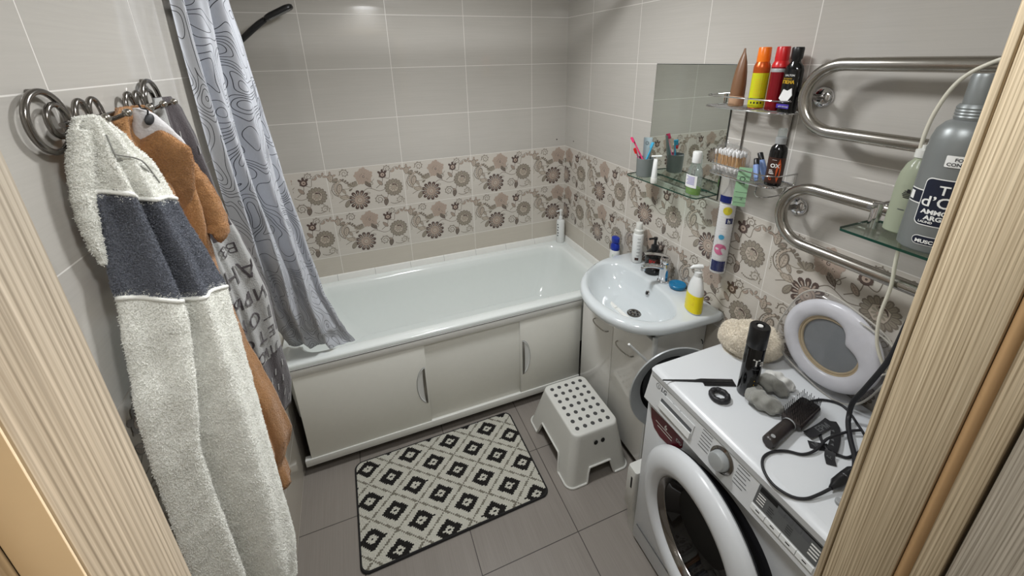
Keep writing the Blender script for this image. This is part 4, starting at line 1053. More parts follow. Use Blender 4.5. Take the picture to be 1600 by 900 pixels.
# ================================================================== RIGHT WALL: mirror, glass shelves, wire rack, towel dryer
mr = thing('wall_mirror', 'rectangular frameless mirror on the tiled wall above the washbasin', 'mirror', (W - .004, -1.026, 1.284))
MB().box(W - .0042, W - .0012, -1.236, -.817, 1.284, 1.783, 'mirredge', .0003).build('backing', mr)['label'] = 'dark mirror edge'
q = MB(); q.poly([(W - .0050, -.8195, 1.2865), (W - .0050, -1.2335, 1.2865), (W - .0050, -1.2335, 1.7805), (W - .0050, -.8195, 1.7805)], 'mirror'); q.build('mirror_glass', mr, smooth=False, recalc=False)

def glass_plate(mb, poly, z0, z1):
    n = len(poly); a = [mb.bm.verts.new((p[0], p[1], z0)) for p in poly]; b = [mb.bm.verts.new((p[0], p[1], z1)) for p in poly]
    mb.face(a[::-1], mb.mi('glass')); mb.face(b, mb.mi('glass'))
    for k in range(n): mb.face([a[k], a[(k + 1) % n], b[(k + 1) % n], b[k]], mb.mi('glassedge'))
SZ = 1.310
gs = thing('mirror_shelf', 'small glass shelf with toiletries under the mirror', 'shelf', (W - .07, -1.03, SZ))
m = MB(); glass_plate(m, [(W - .006, -.822), (1.585, -.836), (1.575, -.850), (1.592, -1.228), (1.602, -1.240), (W - .006, -1.234)], SZ - .005, SZ); m.build('glass_plate', gs, smooth=False)
for y in (-.90, -1.16): MB().box(W - .030, W - .0055, y - .008, y + .008, SZ - .011, SZ - .0052, 'chrome', .002).build('bracket', gs)

# --- two-tier wire rack
RX = W - .118
rk = thing('wire_rack', 'two-tier chrome wire rack beside the mirror holding bottles', 'rack', (W - .06, -1.37, 1.42))
def dloop(ya, yb, z, r=.045, x0=W - .004, xf=RX):
    P = [(x0, ya, z)] + [(xf + r - r * math.sin(t), ya - r + r * math.cos(t), z) for t in [PI / 2 * k / 8 for k in range(9)]] + [(xf + r - r * math.cos(t), yb + r - r * math.sin(t), z) for t in [PI / 2 * k / 8 for k in range(9)]] + [(x0, yb, z)]
    return P
UZ, LZ = 1.648, 1.424
for nm, ya, yb, z in (('upper_shelf', -1.205, -1.512, UZ), ('lower_shelf', -1.262, -1.518, LZ)):
    m = MB(); m.tube(dloop(ya, yb, z), .0026, 'chrome', 8)
    for k in range(9):
        x = RX + .008 + k * .0128; m.tube([(x, ya - (.022 if k == 0 else .004), z), (x, yb + (.022 if k == 0 else .004), z)], .0013, 'chrome', 6)
    m.tube([(W - .004, ya, z), (W - .004, yb, z)], .0026, 'chrome', 8); m.build(nm, rk)
    MB().tube(dloop(ya, yb, z + .036, .05), .0022, 'chrome', 8).build('guard_rail', rk)
    m = MB()
    for y in (ya, yb): m.tube([(W - .010, y, z), (W - .010, y, z + .036)], .0022, 'chrome', 8)
    m.build('rail_posts', rk)
for y in (-1.300, -1.463): MB().tube([(W - .0042, y, LZ), (W - .0042, y, UZ)], .0028, 'dsteel', 8).build('upright', rk)
m = MB(); m.tube(cr([(W - .02, -1.505, LZ - .003), (W - .05, -1.508, LZ - .028), (RX + .01, -1.495, LZ - .034), (RX + .006, -1.470, LZ - .030), (RX + .03, -1.455, LZ - .003)], 6), .0018, 'chrome', 6); m.build('hook_loop', rk)

def can(name, label, cat, x, y, z, parts, group=None, tilt=None):
    t = thing(name, label, cat, (x, y, z), group)
    M = Matrix.Translation((x, y, z)) @ (tilt or Matrix())
    objs = {}
    for nm, prof, mt, kw in parts:
        b = MB(); b.lathe(prof, mt, mtx=M, **kw); objs[nm] = b.build(nm, t)
    return t, objs
BZ = UZ + .0032
# tan squeeze tube standing on its cap, crimped end up
t = thing('cosmetic_tube', 'tan cone-shaped cosmetic tube at the left end of the upper rack', 'tube', (1.655, -1.298, BZ))
lo = []
for z, a, bb in ((.034, .0225, .0225), (.07, .0222, .021), (.11, .019, .0165), (.14, .0145, .0105), (.160, .009, .0045), (.170, .0055, .0022), (.182, .0030, .0015)): lo.append([V((1.655 + bb * math.cos(k * PI / 14), -1.298 + a * math.sin(k * PI / 14) - (z - .03) * .02, BZ + z)) for k in range(28)])
MB().loft(lo, 'tan').build('tube_body', t); MB().lathe([(.0225, 0), (.0235, .002), (.0235, .030), (.0225, .0335)], 'tan2', (1.655, -1.298, BZ)).build('cap', t)
def spray(name, label, x, y, body, cap, r=.0232, h=.130, H=.182):
    t = thing(name, label, 'spray can', (x, y, BZ), 'spray cans on the upper rack')
    MB().lathe([(r * .9, 0), (r, .002), (r, h - .004)], body, (x, y, BZ)).build('can_body', t)
    return t
phi = lambda x, y: math.atan2(-2.356 - y, .432 - x)
x, y = 1.650, -1.378; t = spray('spray_can', 'yellow deodorant can with bright orange cap on the upper rack', x, y, 'copper', 'orange', h=.128)
MB().lathe([(.0232, .124), (.0225, .130), (.0185, .140), (.0178, .142)], 'copper', (x, y, BZ)).build('shoulder', t)
MB().lathe([(.0182, .1405), (.0188, .15), (.0178, .180), (.0165, .183), (0, .1835)], 'orange', (x, y, BZ)).build('cap', t)
a = phi(x, y); m = MB(); m.arc_patch('lime', (x, y), .0232, BZ + .004, BZ + .108, a - 1.5, a + 1.5)
for k in range(9): m.arc_patch('gold', (x, y), .0234, BZ + .040 + k * .006, BZ + .0415 + k * .006, a - .6, a + .5 - .2 * (k % 3))
for k in range(4): m.arc_patch('ink', (x, y), .0234, BZ + .016, BZ + .022, a - .75 + k * .4, a - .55 + k * .4)
m.arc_patch('ink', (x, y), .0234, BZ + .031, BZ + .033, a - .9, a + .9); m.cyl_text('DEO', .009, 'ink', (x, y), .0234, BZ + .111, a - .45) if False else None
m.build('label', t, smooth=False, recalc=False)['label'] = 'yellow printed label'
x, y = 1.652, -1.437; t = spray('spray_can', 'dark red metallic deodorant can with bright red cap on the upper rack', x, y, 'crimson', 'red', h=.130)
MB().lathe([(.0232, .126), (.0225, .133), (.0190, .142), (.0178, .144)], 'red', (x, y, BZ)).build('shoulder', t)
MB().lathe([(.0182, .1425), (.0188, .15), (.0178, .180), (.0165, .183), (0, .1835)], 'red', (x, y, BZ)).build('cap', t)
MB().lathe([(.0234, .112), (.0236, .113), (.0236, .121), (.0234, .122)], 'silver', (x, y, BZ), cap=False).build('ring', t)
# black foam bottle
x, y = 1.640, -1.490; t = thing('foam_bottle', 'black bath foam bottle with gold lettering at the right end of the upper rack', 'bottle', (x, y, BZ))
lo = []
for z, a, bb in ((0, .026, .017), (.004, .0275, .0185), (.07, .0275, .0185), (.118, .0270, .018), (.130, .023, .016), (.138, .014, .013), (.142, .0125, .012)): lo.append([V((x + bb * math.cos(k * PI / 16), y + a * math.sin(k * PI / 16), BZ + z)) for k in range(32)])
MB().loft(lo, 'blackg').build('bottle_body', t); MB().lathe([(.0118, .1405), (.0118, .146), (.0150, .150), (.0155, .176), (.014, .180), (0, .181)], 'black', (x, y, BZ)).build('cap', t)
def flat(xx, yy, zz, ang):
    """text plane facing the viewer: local x runs to the viewer's right"""
    c, s = math.cos(ang), math.sin(ang); rt = V((-s, c, 0)); n = V((c, s, 0))
    return lambda p: V((xx, yy, zz)) + rt * p.x + V((0, 0, p.y)) + n * p.z
m = MB(); f = lambda z, o: flat(x - .0186, y + o, BZ + z, PI)
m.text('SALTON', .0075, 'offwhite', f(.102, .010), .0002); m.text('ПЕНА', .0125, 'gold', f(.082, .014), .0002, 'LEFT', .0003); m.text('АКТИВНАЯ', .0045, 'gold', f(.094, .013), .0002)
m.build('printing', t, smooth=False, recalc=False)['label'] = 'gold and white lettering'
m = MB(); m.loft([[V((x - .0192 + .0008 * (k > 2), y + .020 - k * .0075, BZ + z)) for k in range(6)] for z in (.012, .024)], 'purple', False); m.text('для ванны', .006, 'offwhite', f(.0155, .014), .001)
m.build('violet_band', t, smooth=False, recalc=False)['label'] = 'violet band'
m = MB(); P = [(.016, .040), (.006, .066), (-.006, .062), (-.018, .070), (-.022, .050), (-.012, .034), (.002, .028)]; m.prism([(-a, b) for a, b in P], .002, 'tagwhite', Matrix(((0, 0, -1, x - .0186), (-1, 0, 0, y), (0, 1, 0, BZ), (0, 0, 0, 1)))); m.build('torn_sticker', t, smooth=False)['label'] = 'torn white sticker'

# lower rack: dark spray bottle, swabs, tubes, tag
BZ2 = LZ + .0032
x, y = 1.642, -1.492; a = phi(x, y)
t, o = can('spray_bottle', 'dark brown spray bottle with orange label mark on the lower rack', 'bottle', x, y, BZ2, [
    ('bottle_body', [(.022, 0), (.0238, .003), (.0238, .105), (.0215, .119), (.0135, .128), (.0125, .131)], 'blackg', {}), ('collar', [(.0150, .130), (.0150, .149), (.0115, .151)], 'grey', {}), ('overcap', [(.0118, .150), (.0118, .172), (.0095, .176), (0, .177)], 'clearpl', {})])
m = MB(); m.arc_patch('brownp', (x, y), .0238, BZ2 + .010, BZ2 + .090, a - 1.3, a + 1.3)
P = [(-.0, .014), (.0055, .034), (.0068, .052), (.0048, .070), (0, .088), (-.0048, .070), (-.0068, .052), (-.0055, .034)]
m.face([m.bm.verts.new((x + .0246 * math.cos(a + .36 + px / .0238), y + .0246 * math.sin(a + .36 + px / .0238), BZ2 + pz)) for px, pz in P], m.mi('rust'))
m.cyl_text('OX', .0165, 'offwhite', (x, y), .0244, BZ2 + .060, a - .62, bold=.0005); m.cyl_text('—', .012, 'offwhite', (x, y), .0244, BZ2 + .080, a - .5)
for k in range(3): m.arc_patch('offwhite', (x, y), .0241, BZ2 + .040 + k * .005, BZ2 + .042 + k * .005, a - .7, a - .1 - .1 * k)
m.cyl_text('G', .013, 'rust', (x, y), .0244, BZ2 + .020, a - .62)
m.build('label', t, smooth=False, recalc=False)['label'] = 'brown label with orange spindle'
# cotton swabs in a clear bag
t = thing('cotton_swab_pack', 'clear bag of wooden cotton swabs at the left end of the lower rack', 'cotton swabs', (1.640, -1.332, BZ2))
sw0 = None
for i in range(11):
    for j in range(5):
        xx, yy = 1.617 + j * .0088 + .0044 * (i % 2), -1.287 - i * .0088; tl = .0012 * (((i * 7 + j * 3) % 5) - 2); zz = BZ2 + .003 + .0015 * ((i * 5 + j) % 3)
        if sw0 is None:
            b = MB(); b.tube([(0, 0, .012), (0, 0, .064)], .0013, 'stickw', 6); 
            for s, zc in ((-1, .0095), (1, .0665)): b.lathe([(0, -.0095), (.0030, -.006), (.0036, 0), (.0026, .007), (.0013, .0095)], 'cotton', (0, 0, zc), seg=8) if s < 0 else b.lathe([(.0013, -.0095), (.0026, -.007), (.0036, 0), (.0030, .006), (0, .0095)], 'cotton', (0, 0, zc), seg=8)
            sw0 = b.build('cotton_swab', t, loc=(0, 0, 0)); o = sw0
        else:
            o = sw0.copy(); COL.objects.link(o); o.parent = t
        o.location = V((xx, yy, zz)) - V(t.location); o.rotation_euler = (tl * 20, .004 * (j - 2), 0)
lo = []
for z, g, h in ((.0005, .96, 0), (.004, 1.02, 0), (.03, 1.03, 0), (.060, 1.04, 0), (.080, 1.0, 0), (.092, .72, .004), (.098, .40, .012), (.106, .50, .016)): lo.append([V((1.6368 + (p.x) * g, -1.331 + p.y * (g * .5 + .5 if z < .09 else g) + h, BZ2 + z)) for p in rrect(-.030, .030, -.056, .056, .012, 0, 5)])
m = MB(); m.loft(lo, 'film', cap1=False); m.jitter(.0016, 60); m.build('bag', t, angle=60)['label'] = 'clear plastic bag'
# small tubes
for nm, lab, P0, P1, cm, bm_ in (('cream_tube', 'small pale blue tube with black cap leaning beside the cotton swabs', (1.662, -1.452, BZ2 + .004), (1.668, -1.412, BZ2 + .082), 'black', 'lblue'), ('cream_tube', 'small pale blue tube with black cap leaning beside the dark spray bottle', (1.620, -1.452, BZ2 + .004), (1.640, -1.425, BZ2 + .068), 'black', 'lblue')):
    t = thing(nm, lab, 'tube', P0); P0, P1 = V(P0), V(P1); d = (P1 - P0); M = frame(P0, d); L = d.length
    lo = []
    for s, ra, rb in ((0, .013, .0012), (.02, .0125, .004), (.5, .011, .009), (.72, .0095, .0095), (.76, .006, .006)): lo.append([M @ V((ra * math.cos(k * PI / 10), rb * math.sin(k * PI / 10), s * L)) for k in range(20)])
    MB().loft(lo, bm_).build('tube_body', t); MB().lathe([(.0085, .745 * L), (.0085, L), (.007, L + .002)], cm, mtx=M, seg=18).build('cap', t)
q = MB(); R0 = V((1.606, -1.398, 1.467)); rt = V((.024, -.030, 0)); 
P = [[R0 + rt * u + V((-.004 * math.sin(v * 3) - .003, 0.004 * v, -.135 * v)) for u in (0, .33, .66, 1)] for v in [k / 8 for k in range(9)]]
q.loft(P, 'green', False)
q.text('СТ', .022, 'ink', lambda p: R0 + rt * (.25 + p.y / .038) + V((-.0075, .001, -.030 - p.x)), 0); q.text('24', .012, 'dgrey', lambda p: R0 + rt * (.5 + p.y / .038) + V((-.0068, .001, -.100 - p.x)), 0)
for k in range(7): q.poly([R0 + rt * u + V((-.0055, .0005, -.012 - k * .018 - dz)) for u, dz in ((.04, 0), (.96, 0), (.96, .0012), (.04, .0012))], 'dgrey')
o = q.build('paper_tag', loc=R0, smooth=False, recalc=False)
tag(o, 'mint green paper tag with black handwriting hanging on the lower rack', 'paper tag')
# cotton pads hanging in a film sleeve
x, y = 1.678, -1.316; a = phi(x, y); t = thing('cotton_pad_pack', 'white roll pack of cotton pads hanging in a clear sleeve below the rack', 'cotton pads', (x, y, 1.022))
m = MB(); pr = [(.0, 1.026)]
for k in range(26): z = 1.026 + k * .0108; pr += [(.0270, z + .0012), (.0278, z + .0054), (.0270, z + .0096)]
pr += [(0, 1.308)]; m.lathe([(r, z - 1.022) for r, z in pr], 'cotton', (x, y, 1.022), seg=36); m.build('pads', t)
m = MB(); m.arc_patch('navy' if False else 'navyb', (x, y), .0284, 1.036, 1.080, a - 1.0, a + .9); m.arc_patch('navyb', (x, y), .0284, 1.232, 1.254, a + .05, a + .95); m.cyl_text('h', .020, 'offwhite', (x, y), .0290, 1.236, a + .25, bold=.0006)
def blob(mat, a0, z0, rr, n=20, lift=.0288, notch=None):
    vs = []
    for k in range(n):
        g = 2 * PI * k / n; r_ = rr * (1 if notch is None or abs(((g - notch + PI) % (2 * PI)) - PI) > .35 else .15)
        u = a0 + r_ * math.cos(g) / .028; vs.append(m.bm.verts.new((x + lift * math.cos(u), y + lift * math.sin(u), z0 + r_ * math.sin(g))))
    c = m.bm.verts.new((x + lift * math.cos(a0), y + lift * math.sin(a0), z0))
    for k in range(n): m.face([c, vs[k], vs[(k + 1) % n]], m.mi(mat))
blob('yell2', a + .10, 1.282, .0155); blob('pinkp', a - .10, 1.128, .022, 26, notch=-.4); blob('skyb', a - .15, 1.178, .010, 12)
m.build('printing', t, smooth=False, recalc=False)['label'] = 'navy, yellow and pink printing'
m = MB(); m.lathe([(.0296, .000), (.0302, .004), (.0302, .29), (.0285, .305), (.020, .325), (.010, .345), (.006, .375), (.009, .392), (.004, .400)], 'film', (x, y, 1.022), seg=30, cap=False); m.jitter(.0012, 70); m.build('sleeve', t, angle=60)['label'] = 'clear film sleeve'
m = MB(); m.arc_patch('navyb', (x, y), .0304, 1.312, 1.338, a - 1.2, a + .3); m.build('top_band', t, recalc=False)

# --- towel dryer
td = thing('towel_dryer', 'polished steel serpentine towel dryer on the right wall', 'towel dryer', (1.625, -1.8, 1.285))
TX = 1.625; r1 = .0865; P = []
def arc(yc, zc, r, a0, a1, n=12): return [(TX, yc + r * math.cos(a0 + (a1 - a0) * k / n), zc + r * math.sin(a0 + (a1 - a0) * k / n)) for k in range(n + 1)]
P += [(W - .002, -2.075, 1.787), (TX + .03, -2.075, 1.787)] + [(TX + .03 * (1 - math.sin(t)), -2.075 + .03 * (1 - math.cos(t)), 1.787) for t in [PI / 2 * k / 6 for k in range(1, 7)]]
P += arc(-1.634, 1.7005, r1, PI / 2, -PI / 2 + 0, 14) if False else [(TX, -1.634 + r1 * math.sin(t), 1.7005 + r1 * math.cos(t)) for t in [PI * k / 16 for k in range(17)]]
P += [(TX, -1.985 - .0815 * math.sin(t), 1.5325 + .0815 * math.cos(t)) for t in [PI * k / 16 for k in range(17)]]
P += [(TX, -1.634 + .0845 * math.sin(t), 1.3665 + .0845 * math.cos(t)) for t in [PI * k / 16 for k in range(17)]]
P += [(TX + .03 * (1 - math.cos(t)), -2.045 - .03 * math.sin(t), 1.282) for t in [PI / 2 * k / 6 for k in range(0, 7)]] + [(W - .002, -2.075, 1.282)]
MB().tube(P, .0165, 'steel', 20).build('pipe', td)
for zc in (1.7005, 1.3665):
    yb = -1.634 + .086
    m = MB(); m.lathe([(.030, .0006), (.030, .004), (.024, .012), (.013, .017), (0, .018)], 'chrome', mtx=frame((W, yb + .008, zc - .006), (-1, 0, 0)), seg=28); m.tube([(W - .012, yb + .008, zc - .006), (TX + .012, yb, zc)], .0085, 'dsteel', 12); m.build('wall_bracket', td)

# --- glass shelf on the towel dryer
S2 = 1.430
g2 = thing('dryer_shelf', 'glass shelf with dark green edge clamped to the towel dryer', 'shelf', (1.53, -1.95, S2))
m = MB(); glass_plate(m, [(1.596, -1.800), (1.470, -1.800), (1.461, -1.806), (1.452, -2.118), (1.596, -2.118)], S2 - .006, S2); m.build('glass_plate', g2, smooth=False)
for y in (-1.815, -2.075):
    m = MB(); m.lathe([(.011, -.012), (.011, .044), (.009, .049), (0, .050)], 'chrome', (1.566, y, S2), seg=20); m.tube([(1.532, y, S2 + .0435), (1.648, y, S2 + .0445)], .0052, 'chrome', 12)
    m.build('clamp', g2)
x, y = 1.515, -1.942; a = phi(x, y); b0 = S2 + .0008
t, o = can('fabric_softener_bottle', 'tall silver laundry bottle with navy label on the glass shelf by the door', 'bottle', x, y, b0, [
    ('bottle_body', [(.044, 0), (.0485, .004), (.0495, .02), (.0485, .20), (.0470, .225), (.043, .243), (.034, .256), (.024, .262), (.022, .264)], 'bottlesilver', dict(seg=48)),
    ('collar', [(.0255, .262)] + [(.0255 + .0012 * (k % 2), .264 + k * .0028) for k in range(9)] + [(.0235, .290)], 'bottlesilver', dict(seg=40)), ('cap', [(.0205, .289), (.0205, .338), (.0185, .344), (0, .345)], 'bottlesilver', dict(seg=36))])
m = MB(); R = .0494
m.arc_patch('offwhite', (x, y), R, b0 + .098, b0 + .100, a - 1.25, a + 1.2, .0008, 20); m.arc_patch('navy', (x, y), R, b0 + .101, b0 + .124, a - 1.25, a + 1.2, .0008, 20); m.arc_patch('offwhite', (x, y), R, b0 + .125, b0 + .127, a - 1.25, a + 1.2, .0008, 20)
m.arc_patch('tagwhite', (x, y), R, b0 + .104, b0 + .121, a - 1.20, a - .98, .0012, 5)
def rr_patch(mat, a0, a1, z0, z1, rc, lift):
    pts = []
    for cu, cz, st in ((a1 * R - rc, z1 - rc, 0), (a0 * R + rc, z1 - rc, PI / 2), (a0 * R + rc, z0 + rc, PI), (a1 * R - rc, z0 + rc, 1.5 * PI)):
        for k in range(7): g = st + PI / 2 * k / 6; pts.append(((cu + rc * math.cos(g)) / R, cz + rc * math.sin(g)))
    # fan from vertical strips so the patch follows the curve
    us = sorted(set(round(p[0], 5) for p in pts) | set(a0 + (a1 - a0) * k / 24 for k in range(25))); lo_, hi_ = [], []
    for u in us:
        d = min(u - a0, a1 - u) * R; h = rc - math.sqrt(max(0, rc * rc - (rc - min(rc, max(0, d))) ** 2)); rad = R + lift
        lo_.append(V((x + rad * math.cos(u), y + rad * math.sin(u), z0 + h))); hi_.append(V((x + rad * math.cos(u), y + rad * math.sin(u), z1 - h)))
    m.loft([lo_, hi_], mat, False)
rr_patch('offwhite', a - .66, a + .70, b0 + .058, b0 + .154, .010, .0010); rr_patch('navy', a - .63, a + .67, b0 + .060, b0 + .152, .009, .0014)
rr_patch('offwhite', a - .52, a + .55, b0 + .018, b0 + .037, .009, .0010); rr_patch('navy', a - .50, a + .53, b0 + .0193, b0 + .0357, .008, .0014)
rr_patch('offwhite', a - .30, a + .50, b0 + .178, b0 + .200, .002, .0014)
ct = lambda s, sz, zz, ao, mt='offwhite', bo=0.0: m.cyl_text(s, sz, mt, (x, y), R, b0 + zz, a + ao, bold=bo, lift=.0024)
ct('T', .025, .124, -.20, bo=.0003); ct('d’O', .030, .098, -.60, bo=.0003); ct('AMMO', .0125, .083, -.50, bo=.0005); ct('ARG', .0125, .071, -.36, bo=.0005); ct('LAUND', .0062, .064, -.50, bo=.0002); ct('MUSC', .0098, .0228, -.40, bo=.0004)
ct('FO', .0085, .190, -.06, 'ink', .0002); ct('CON', .0085, .181, -.24, 'ink', .0002)
m.build('label', t, smooth=False, recalc=False)['label'] = 'navy label with white lettering'
x, y = 1.562, -1.868
t = thing('liquid_soap_bottle', 'milky green plastic bottle behind the silver laundry bottle', 'bottle', (x, y, b0))
MB().lathe([(.026, 0), (.029, .003), (.029, .11), (.0265, .135), (.020, .155), (.012, .165), (.0115, .172)], 'frosty', (x, y, b0), seg=36).build('bottle_body', t)
MB().lathe([(.0135, .170), (.0135, .186), (.010, .188), (.005, .189), (.005, .196), (0, .197)], 'whitem', (x, y, b0), seg=24).build('cap', t)
a = phi(x, y) - .15; m = MB()
for k in range(5): m.arc_patch('ink', (x, y), .0290, b0 + .098 - .0035 * k, b0 + .100 - .0035 * k, a - .30 + .05 * abs(k - 2), a + .30 - .05 * abs(k - 2), .0008)
m.arc_patch('ink', (x, y), .0290, b0 + .096, b0 + .104, a - .06, a + .12, .001); m.build('round_logo', t, smooth=False, recalc=False)['label'] = 'black round logo'; m = MB(); m.arc_patch('dgrey', (x, y), .0290, b0 + .056, b0 + .058, a - .3, a + .1, .0008); m.build('printing', t, smooth=False, recalc=False)
wc = MB(); P = cr([(1.590, -2.03, 1.842), (1.592, -1.975, 1.818), (1.596, -1.913, 1.793), (1.598, -1.871, 1.756), (1.599, -1.849, 1.692), (1.6005, -1.843, 1.622), (1.6022, -1.850, 1.56), (1.6022, -1.856, 1.50), (1.6022, -1.860, 1.44), (1.6022, -1.861, 1.39), (1.600, -1.866, 1.335), (1.6, -1.872, 1.275), (1.6, -1.870, 1.19), (1.605, -1.880, 1.115), (1.612, -1.905, 1.06), (1.615, -1.93, 1.035)], 8)
wc.tube(P, .0040, 'cord', 10); tag(wc.build('power_cord', loc=P[-1]), 'ivory power cord looping over the towel dryer and down behind the shelf', 'cord')

# ================================================================== TOILETRIES ON THE MIRROR SHELF
z0 = SZ + .0005
x, y = 1.625, -.902; t, o = can('toothbrush_cup', 'round grey tumbler holding toothbrushes on the glass shelf', 'cup', x, y, z0, [('cup_body', [(.031, 0), (.034, .003), (.0365, .082), (.0350, .083), (.0325, .006), (0, .0055)], 'cup', dict(seg=36, cap=False))])
def brush(lab, mat, mat2, foot, tip, name='toothbrush'):
    t = thing(name, lab, 'toothbrush', foot); foot, tip = V(foot), V(tip); d = tip - foot
    MB().tube([foot, foot + d * .4, foot + d * .75, tip], [.0042, .0048, .0032, .0045], mat, 10).build('handle', t)
    n = V((-.8, -.55, .25)); n = (n - d.normalized() * n.dot(d.normalized())).normalized(); M = frame(tip - d.normalized() * .012, n, d)
    b = MB(); b.loft([[M @ V((p.x, p.y, zz)) for p in rrect(-.013, .013, -.0052, .0052, .004, 0, 4)] for zz in (.003, .014)], mat2); b.build('bristles', t)
brush('pink toothbrush with purple bristles leaning left out of the grey tumbler', 'pink', 'pink', (1.640, -.925, z0 + .008), (1.612, -.816, z0 + .158))
brush('blue toothbrush leaning back out of the grey tumbler', 'skyb', 'skyb', (1.612, -.894, z0 + .008), (1.652, -.915, z0 + .150))
brush('short toothbrush with red bristles in front in the grey tumbler', 'pinkp', 'red', (1.632, -.892, z0 + .008), (1.596, -.862, z0 + .122))
P0, P1 = V((1.636, -.895, z0 + .010)), V((1.660, -.868, z0 + .165)); t = thing('toothpaste_tube', 'silver toothpaste tube standing upside down in the grey tumbler', 'tube', P0); M = frame(P0, P1 - P0, (.45, -.9, 0))
lo = [[M @ V((ra * math.cos(k * PI / 12), rb * math.sin(k * PI / 12), s)) for k in range(24)] for s, ra, rb in ((.018, .010, .010), (.03, .0145, .0125), (.09, .0185, .009), (.14, .0205, .0035), (.158, .0208, .0012))]
MB().loft(lo, 'tpsilver').build('tube_body', t); MB().lathe([(.009, 0), (.0105, .002), (.0105, .017), (.009, .0185)], 'whitem', mtx=M, seg=20).build('cap', t)
m = MB(); Ms = Matrix(M); sg = 1 if (M.to_3x3() @ V((0, 1, 0))).dot(V((-.78, -.6, 0))) > 0 else -1
for k in range(20):
    g, g2_ = 2 * PI * k / 20, 2 * PI * (k + 1) / 20; m.poly([M @ V((rr_ * math.cos(h), sg * .0078, .133 + rr_ * math.sin(h))) for rr_, h in ((.0072, g), (.0072, g2_), (.0056, g2_), (.0056, g))], 'ink')
m.build('round_logo', t, smooth=False, recalc=False)
x, y = 1.589, -1.012; t = thing('cream_tube', 'white cream tube standing at the front edge of the glass shelf', 'tube', (x, y, z0))
lo = [[V((x + rb * math.cos(k * PI / 12), y + ra * math.sin(k * PI / 12), z0 + s)) for k in range(24)] for s, ra, rb in ((.024, .0120, .0120), (.05, .0118, .0100), (.09, .0115, .0060), (.103, .0115, .0012))]
MB().loft(lo, 'white').build('tube_body', t); MB().lathe([(.0125, 0), (.0132, .002), (.0132, .022), (.012, .0235)], 'whitem', (x, y, z0), seg=24).build('cap', t)
t = thing('razor', 'white disposable razor standing behind the white cream tube', 'razor', (1.612, -.992, z0)); m = MB(); m.tube([(1.617, -.990, z0 + .001), (1.613, -.994, z0 + .06), (1.606, -.998, z0 + .108)], [.0045, .0038, .003], 'whitem', 8); m.build('handle', t)
MB().box(-.021, .021, -.004, .004, -.0025, .0025, 'white', .001, mtx=frame((1.604, -.999, z0 + .111), (-.3, -.1, .9), (.65, -.76, 0))).build('head', t)
x, y = 1.627, -1.192; t = thing('mouthwash_bottle', 'clear mouthwash bottle with white cap and green liquid on the glass shelf', 'bottle', (x, y, z0))
def ov(a, b, z, n=32): return [V((x + a * math.cos(2 * PI * k / n), y + b * math.sin(2 * PI * k / n), z0 + z)) for k in range(n)]
MB().loft([ov(.020, .031, 0), ov(.0215, .033, .003), ov(.0215, .033, .085), ov(.019, .028, .102), ov(.0125, .0135, .116), ov(.0125, .0125, .126)], 'clearpl').build('bottle_body', t)
MB().loft([ov(.0192, .0298, .002), ov(.0203, .0318, .004), ov(.0203, .0318, .028)], 'greenliq').build('mouthwash', t)['label'] = 'green mouthwash'
MB().lathe([(.0165, .124), (.0170, .126), (.0165, .164), (.015, .166), (0, .1665)], 'white', (x, y, z0), seg=32).build('cap', t)
m = MB(); P = [[V((x - .0228 + .0085 * u * u, y + .030 * u, z0 + z)) for u in [-.95 + .15 * k for k in range(13)]] for z in (.030, .078)]; m.loft(P, 'tagwhite', False)
for k in range(7): m.loft([[V((x - .0235 + .0085 * u * u, y + .030 * u, z0 + .042 + k * .0048 + zz)) for u in [-.7 + .14 * j for j in range(10 - k % 3)]] for zz in (0, .0016)], 'purple', False)
m.build('label', t, smooth=False, recalc=False)

# ================================================================== ON THE WASHBASIN AND BATH CORNER
zb = ZR + .0008
x, y = 1.668, -.853; a = phi(x, y)
t, o = can('foam_pump_bottle', 'slim white foam pump bottle on the washbasin corner near the bathtub', 'bottle', x, y, zb, [('bottle_body', [(.0245, 0), (.026, .002), (.026, .145), (.0235, .152), (.022, .153)], 'white', {}), ('cap', [(.0225, .152), (.0225, .170), (.0165, .176), (.0155, .205), (.0135, .208), (0, .2085)], 'whitem', {})])
m = MB()
for k in range(6): m.arc_patch('dgrey', (x, y), .0262, zb + .130 - .018 * k, zb + .1318 - .018 * k, a - .1, a + .5)
m.arc_patch('brownp', (x, y), .0262, zb + .016, zb + .030, a - .35, a + .35); m.build('label', t, smooth=False, recalc=False)
x, y = 1.669, -.973; a = phi(x, y)
t = thing('soap_dispenser', 'black soap bottle with red lettering behind the faucet', 'bottle', (x, y, zb))
MB().lathe([(.036, 0), (.039, .003), (.039, .085), (.035, .102), (.022, .114), (.016, .117), (.0155, .120)], 'blackg', (x, y, zb), seg=36).build('bottle_body', t)
m = MB(); m.lathe([(.017, .119), (.018, .122), (.0165, .138), (.007, .142), (.0062, .165), (.009, .167), (.009, .178), (0, .179)], 'black', (x, y, zb)); m.tube([(x, y, zb + .173), (x - .030, y + .010, zb + .171)], .0048, 'black', 8); m.build('pump', t)
m = MB(); m.arc_patch('brownp', (x, y), .0392, zb + .035, zb + .084, a - .55, a + .75); m.cyl_text('SIX', .021, 'red', (x, y), .0398, zb + .062, a - .50, bold=.0004); m.arc_patch('offwhite', (x, y), .0394, zb + .055, zb + .0565, a - .42, a + .2); m.build('label', t, smooth=False, recalc=False)['label'] = 'dark label with red lettering'
x, y = 1.676, -1.131; t = thing('soap_dish', 'round turquoise soap dish beside the faucet', 'soap dish', (x, y, zb))
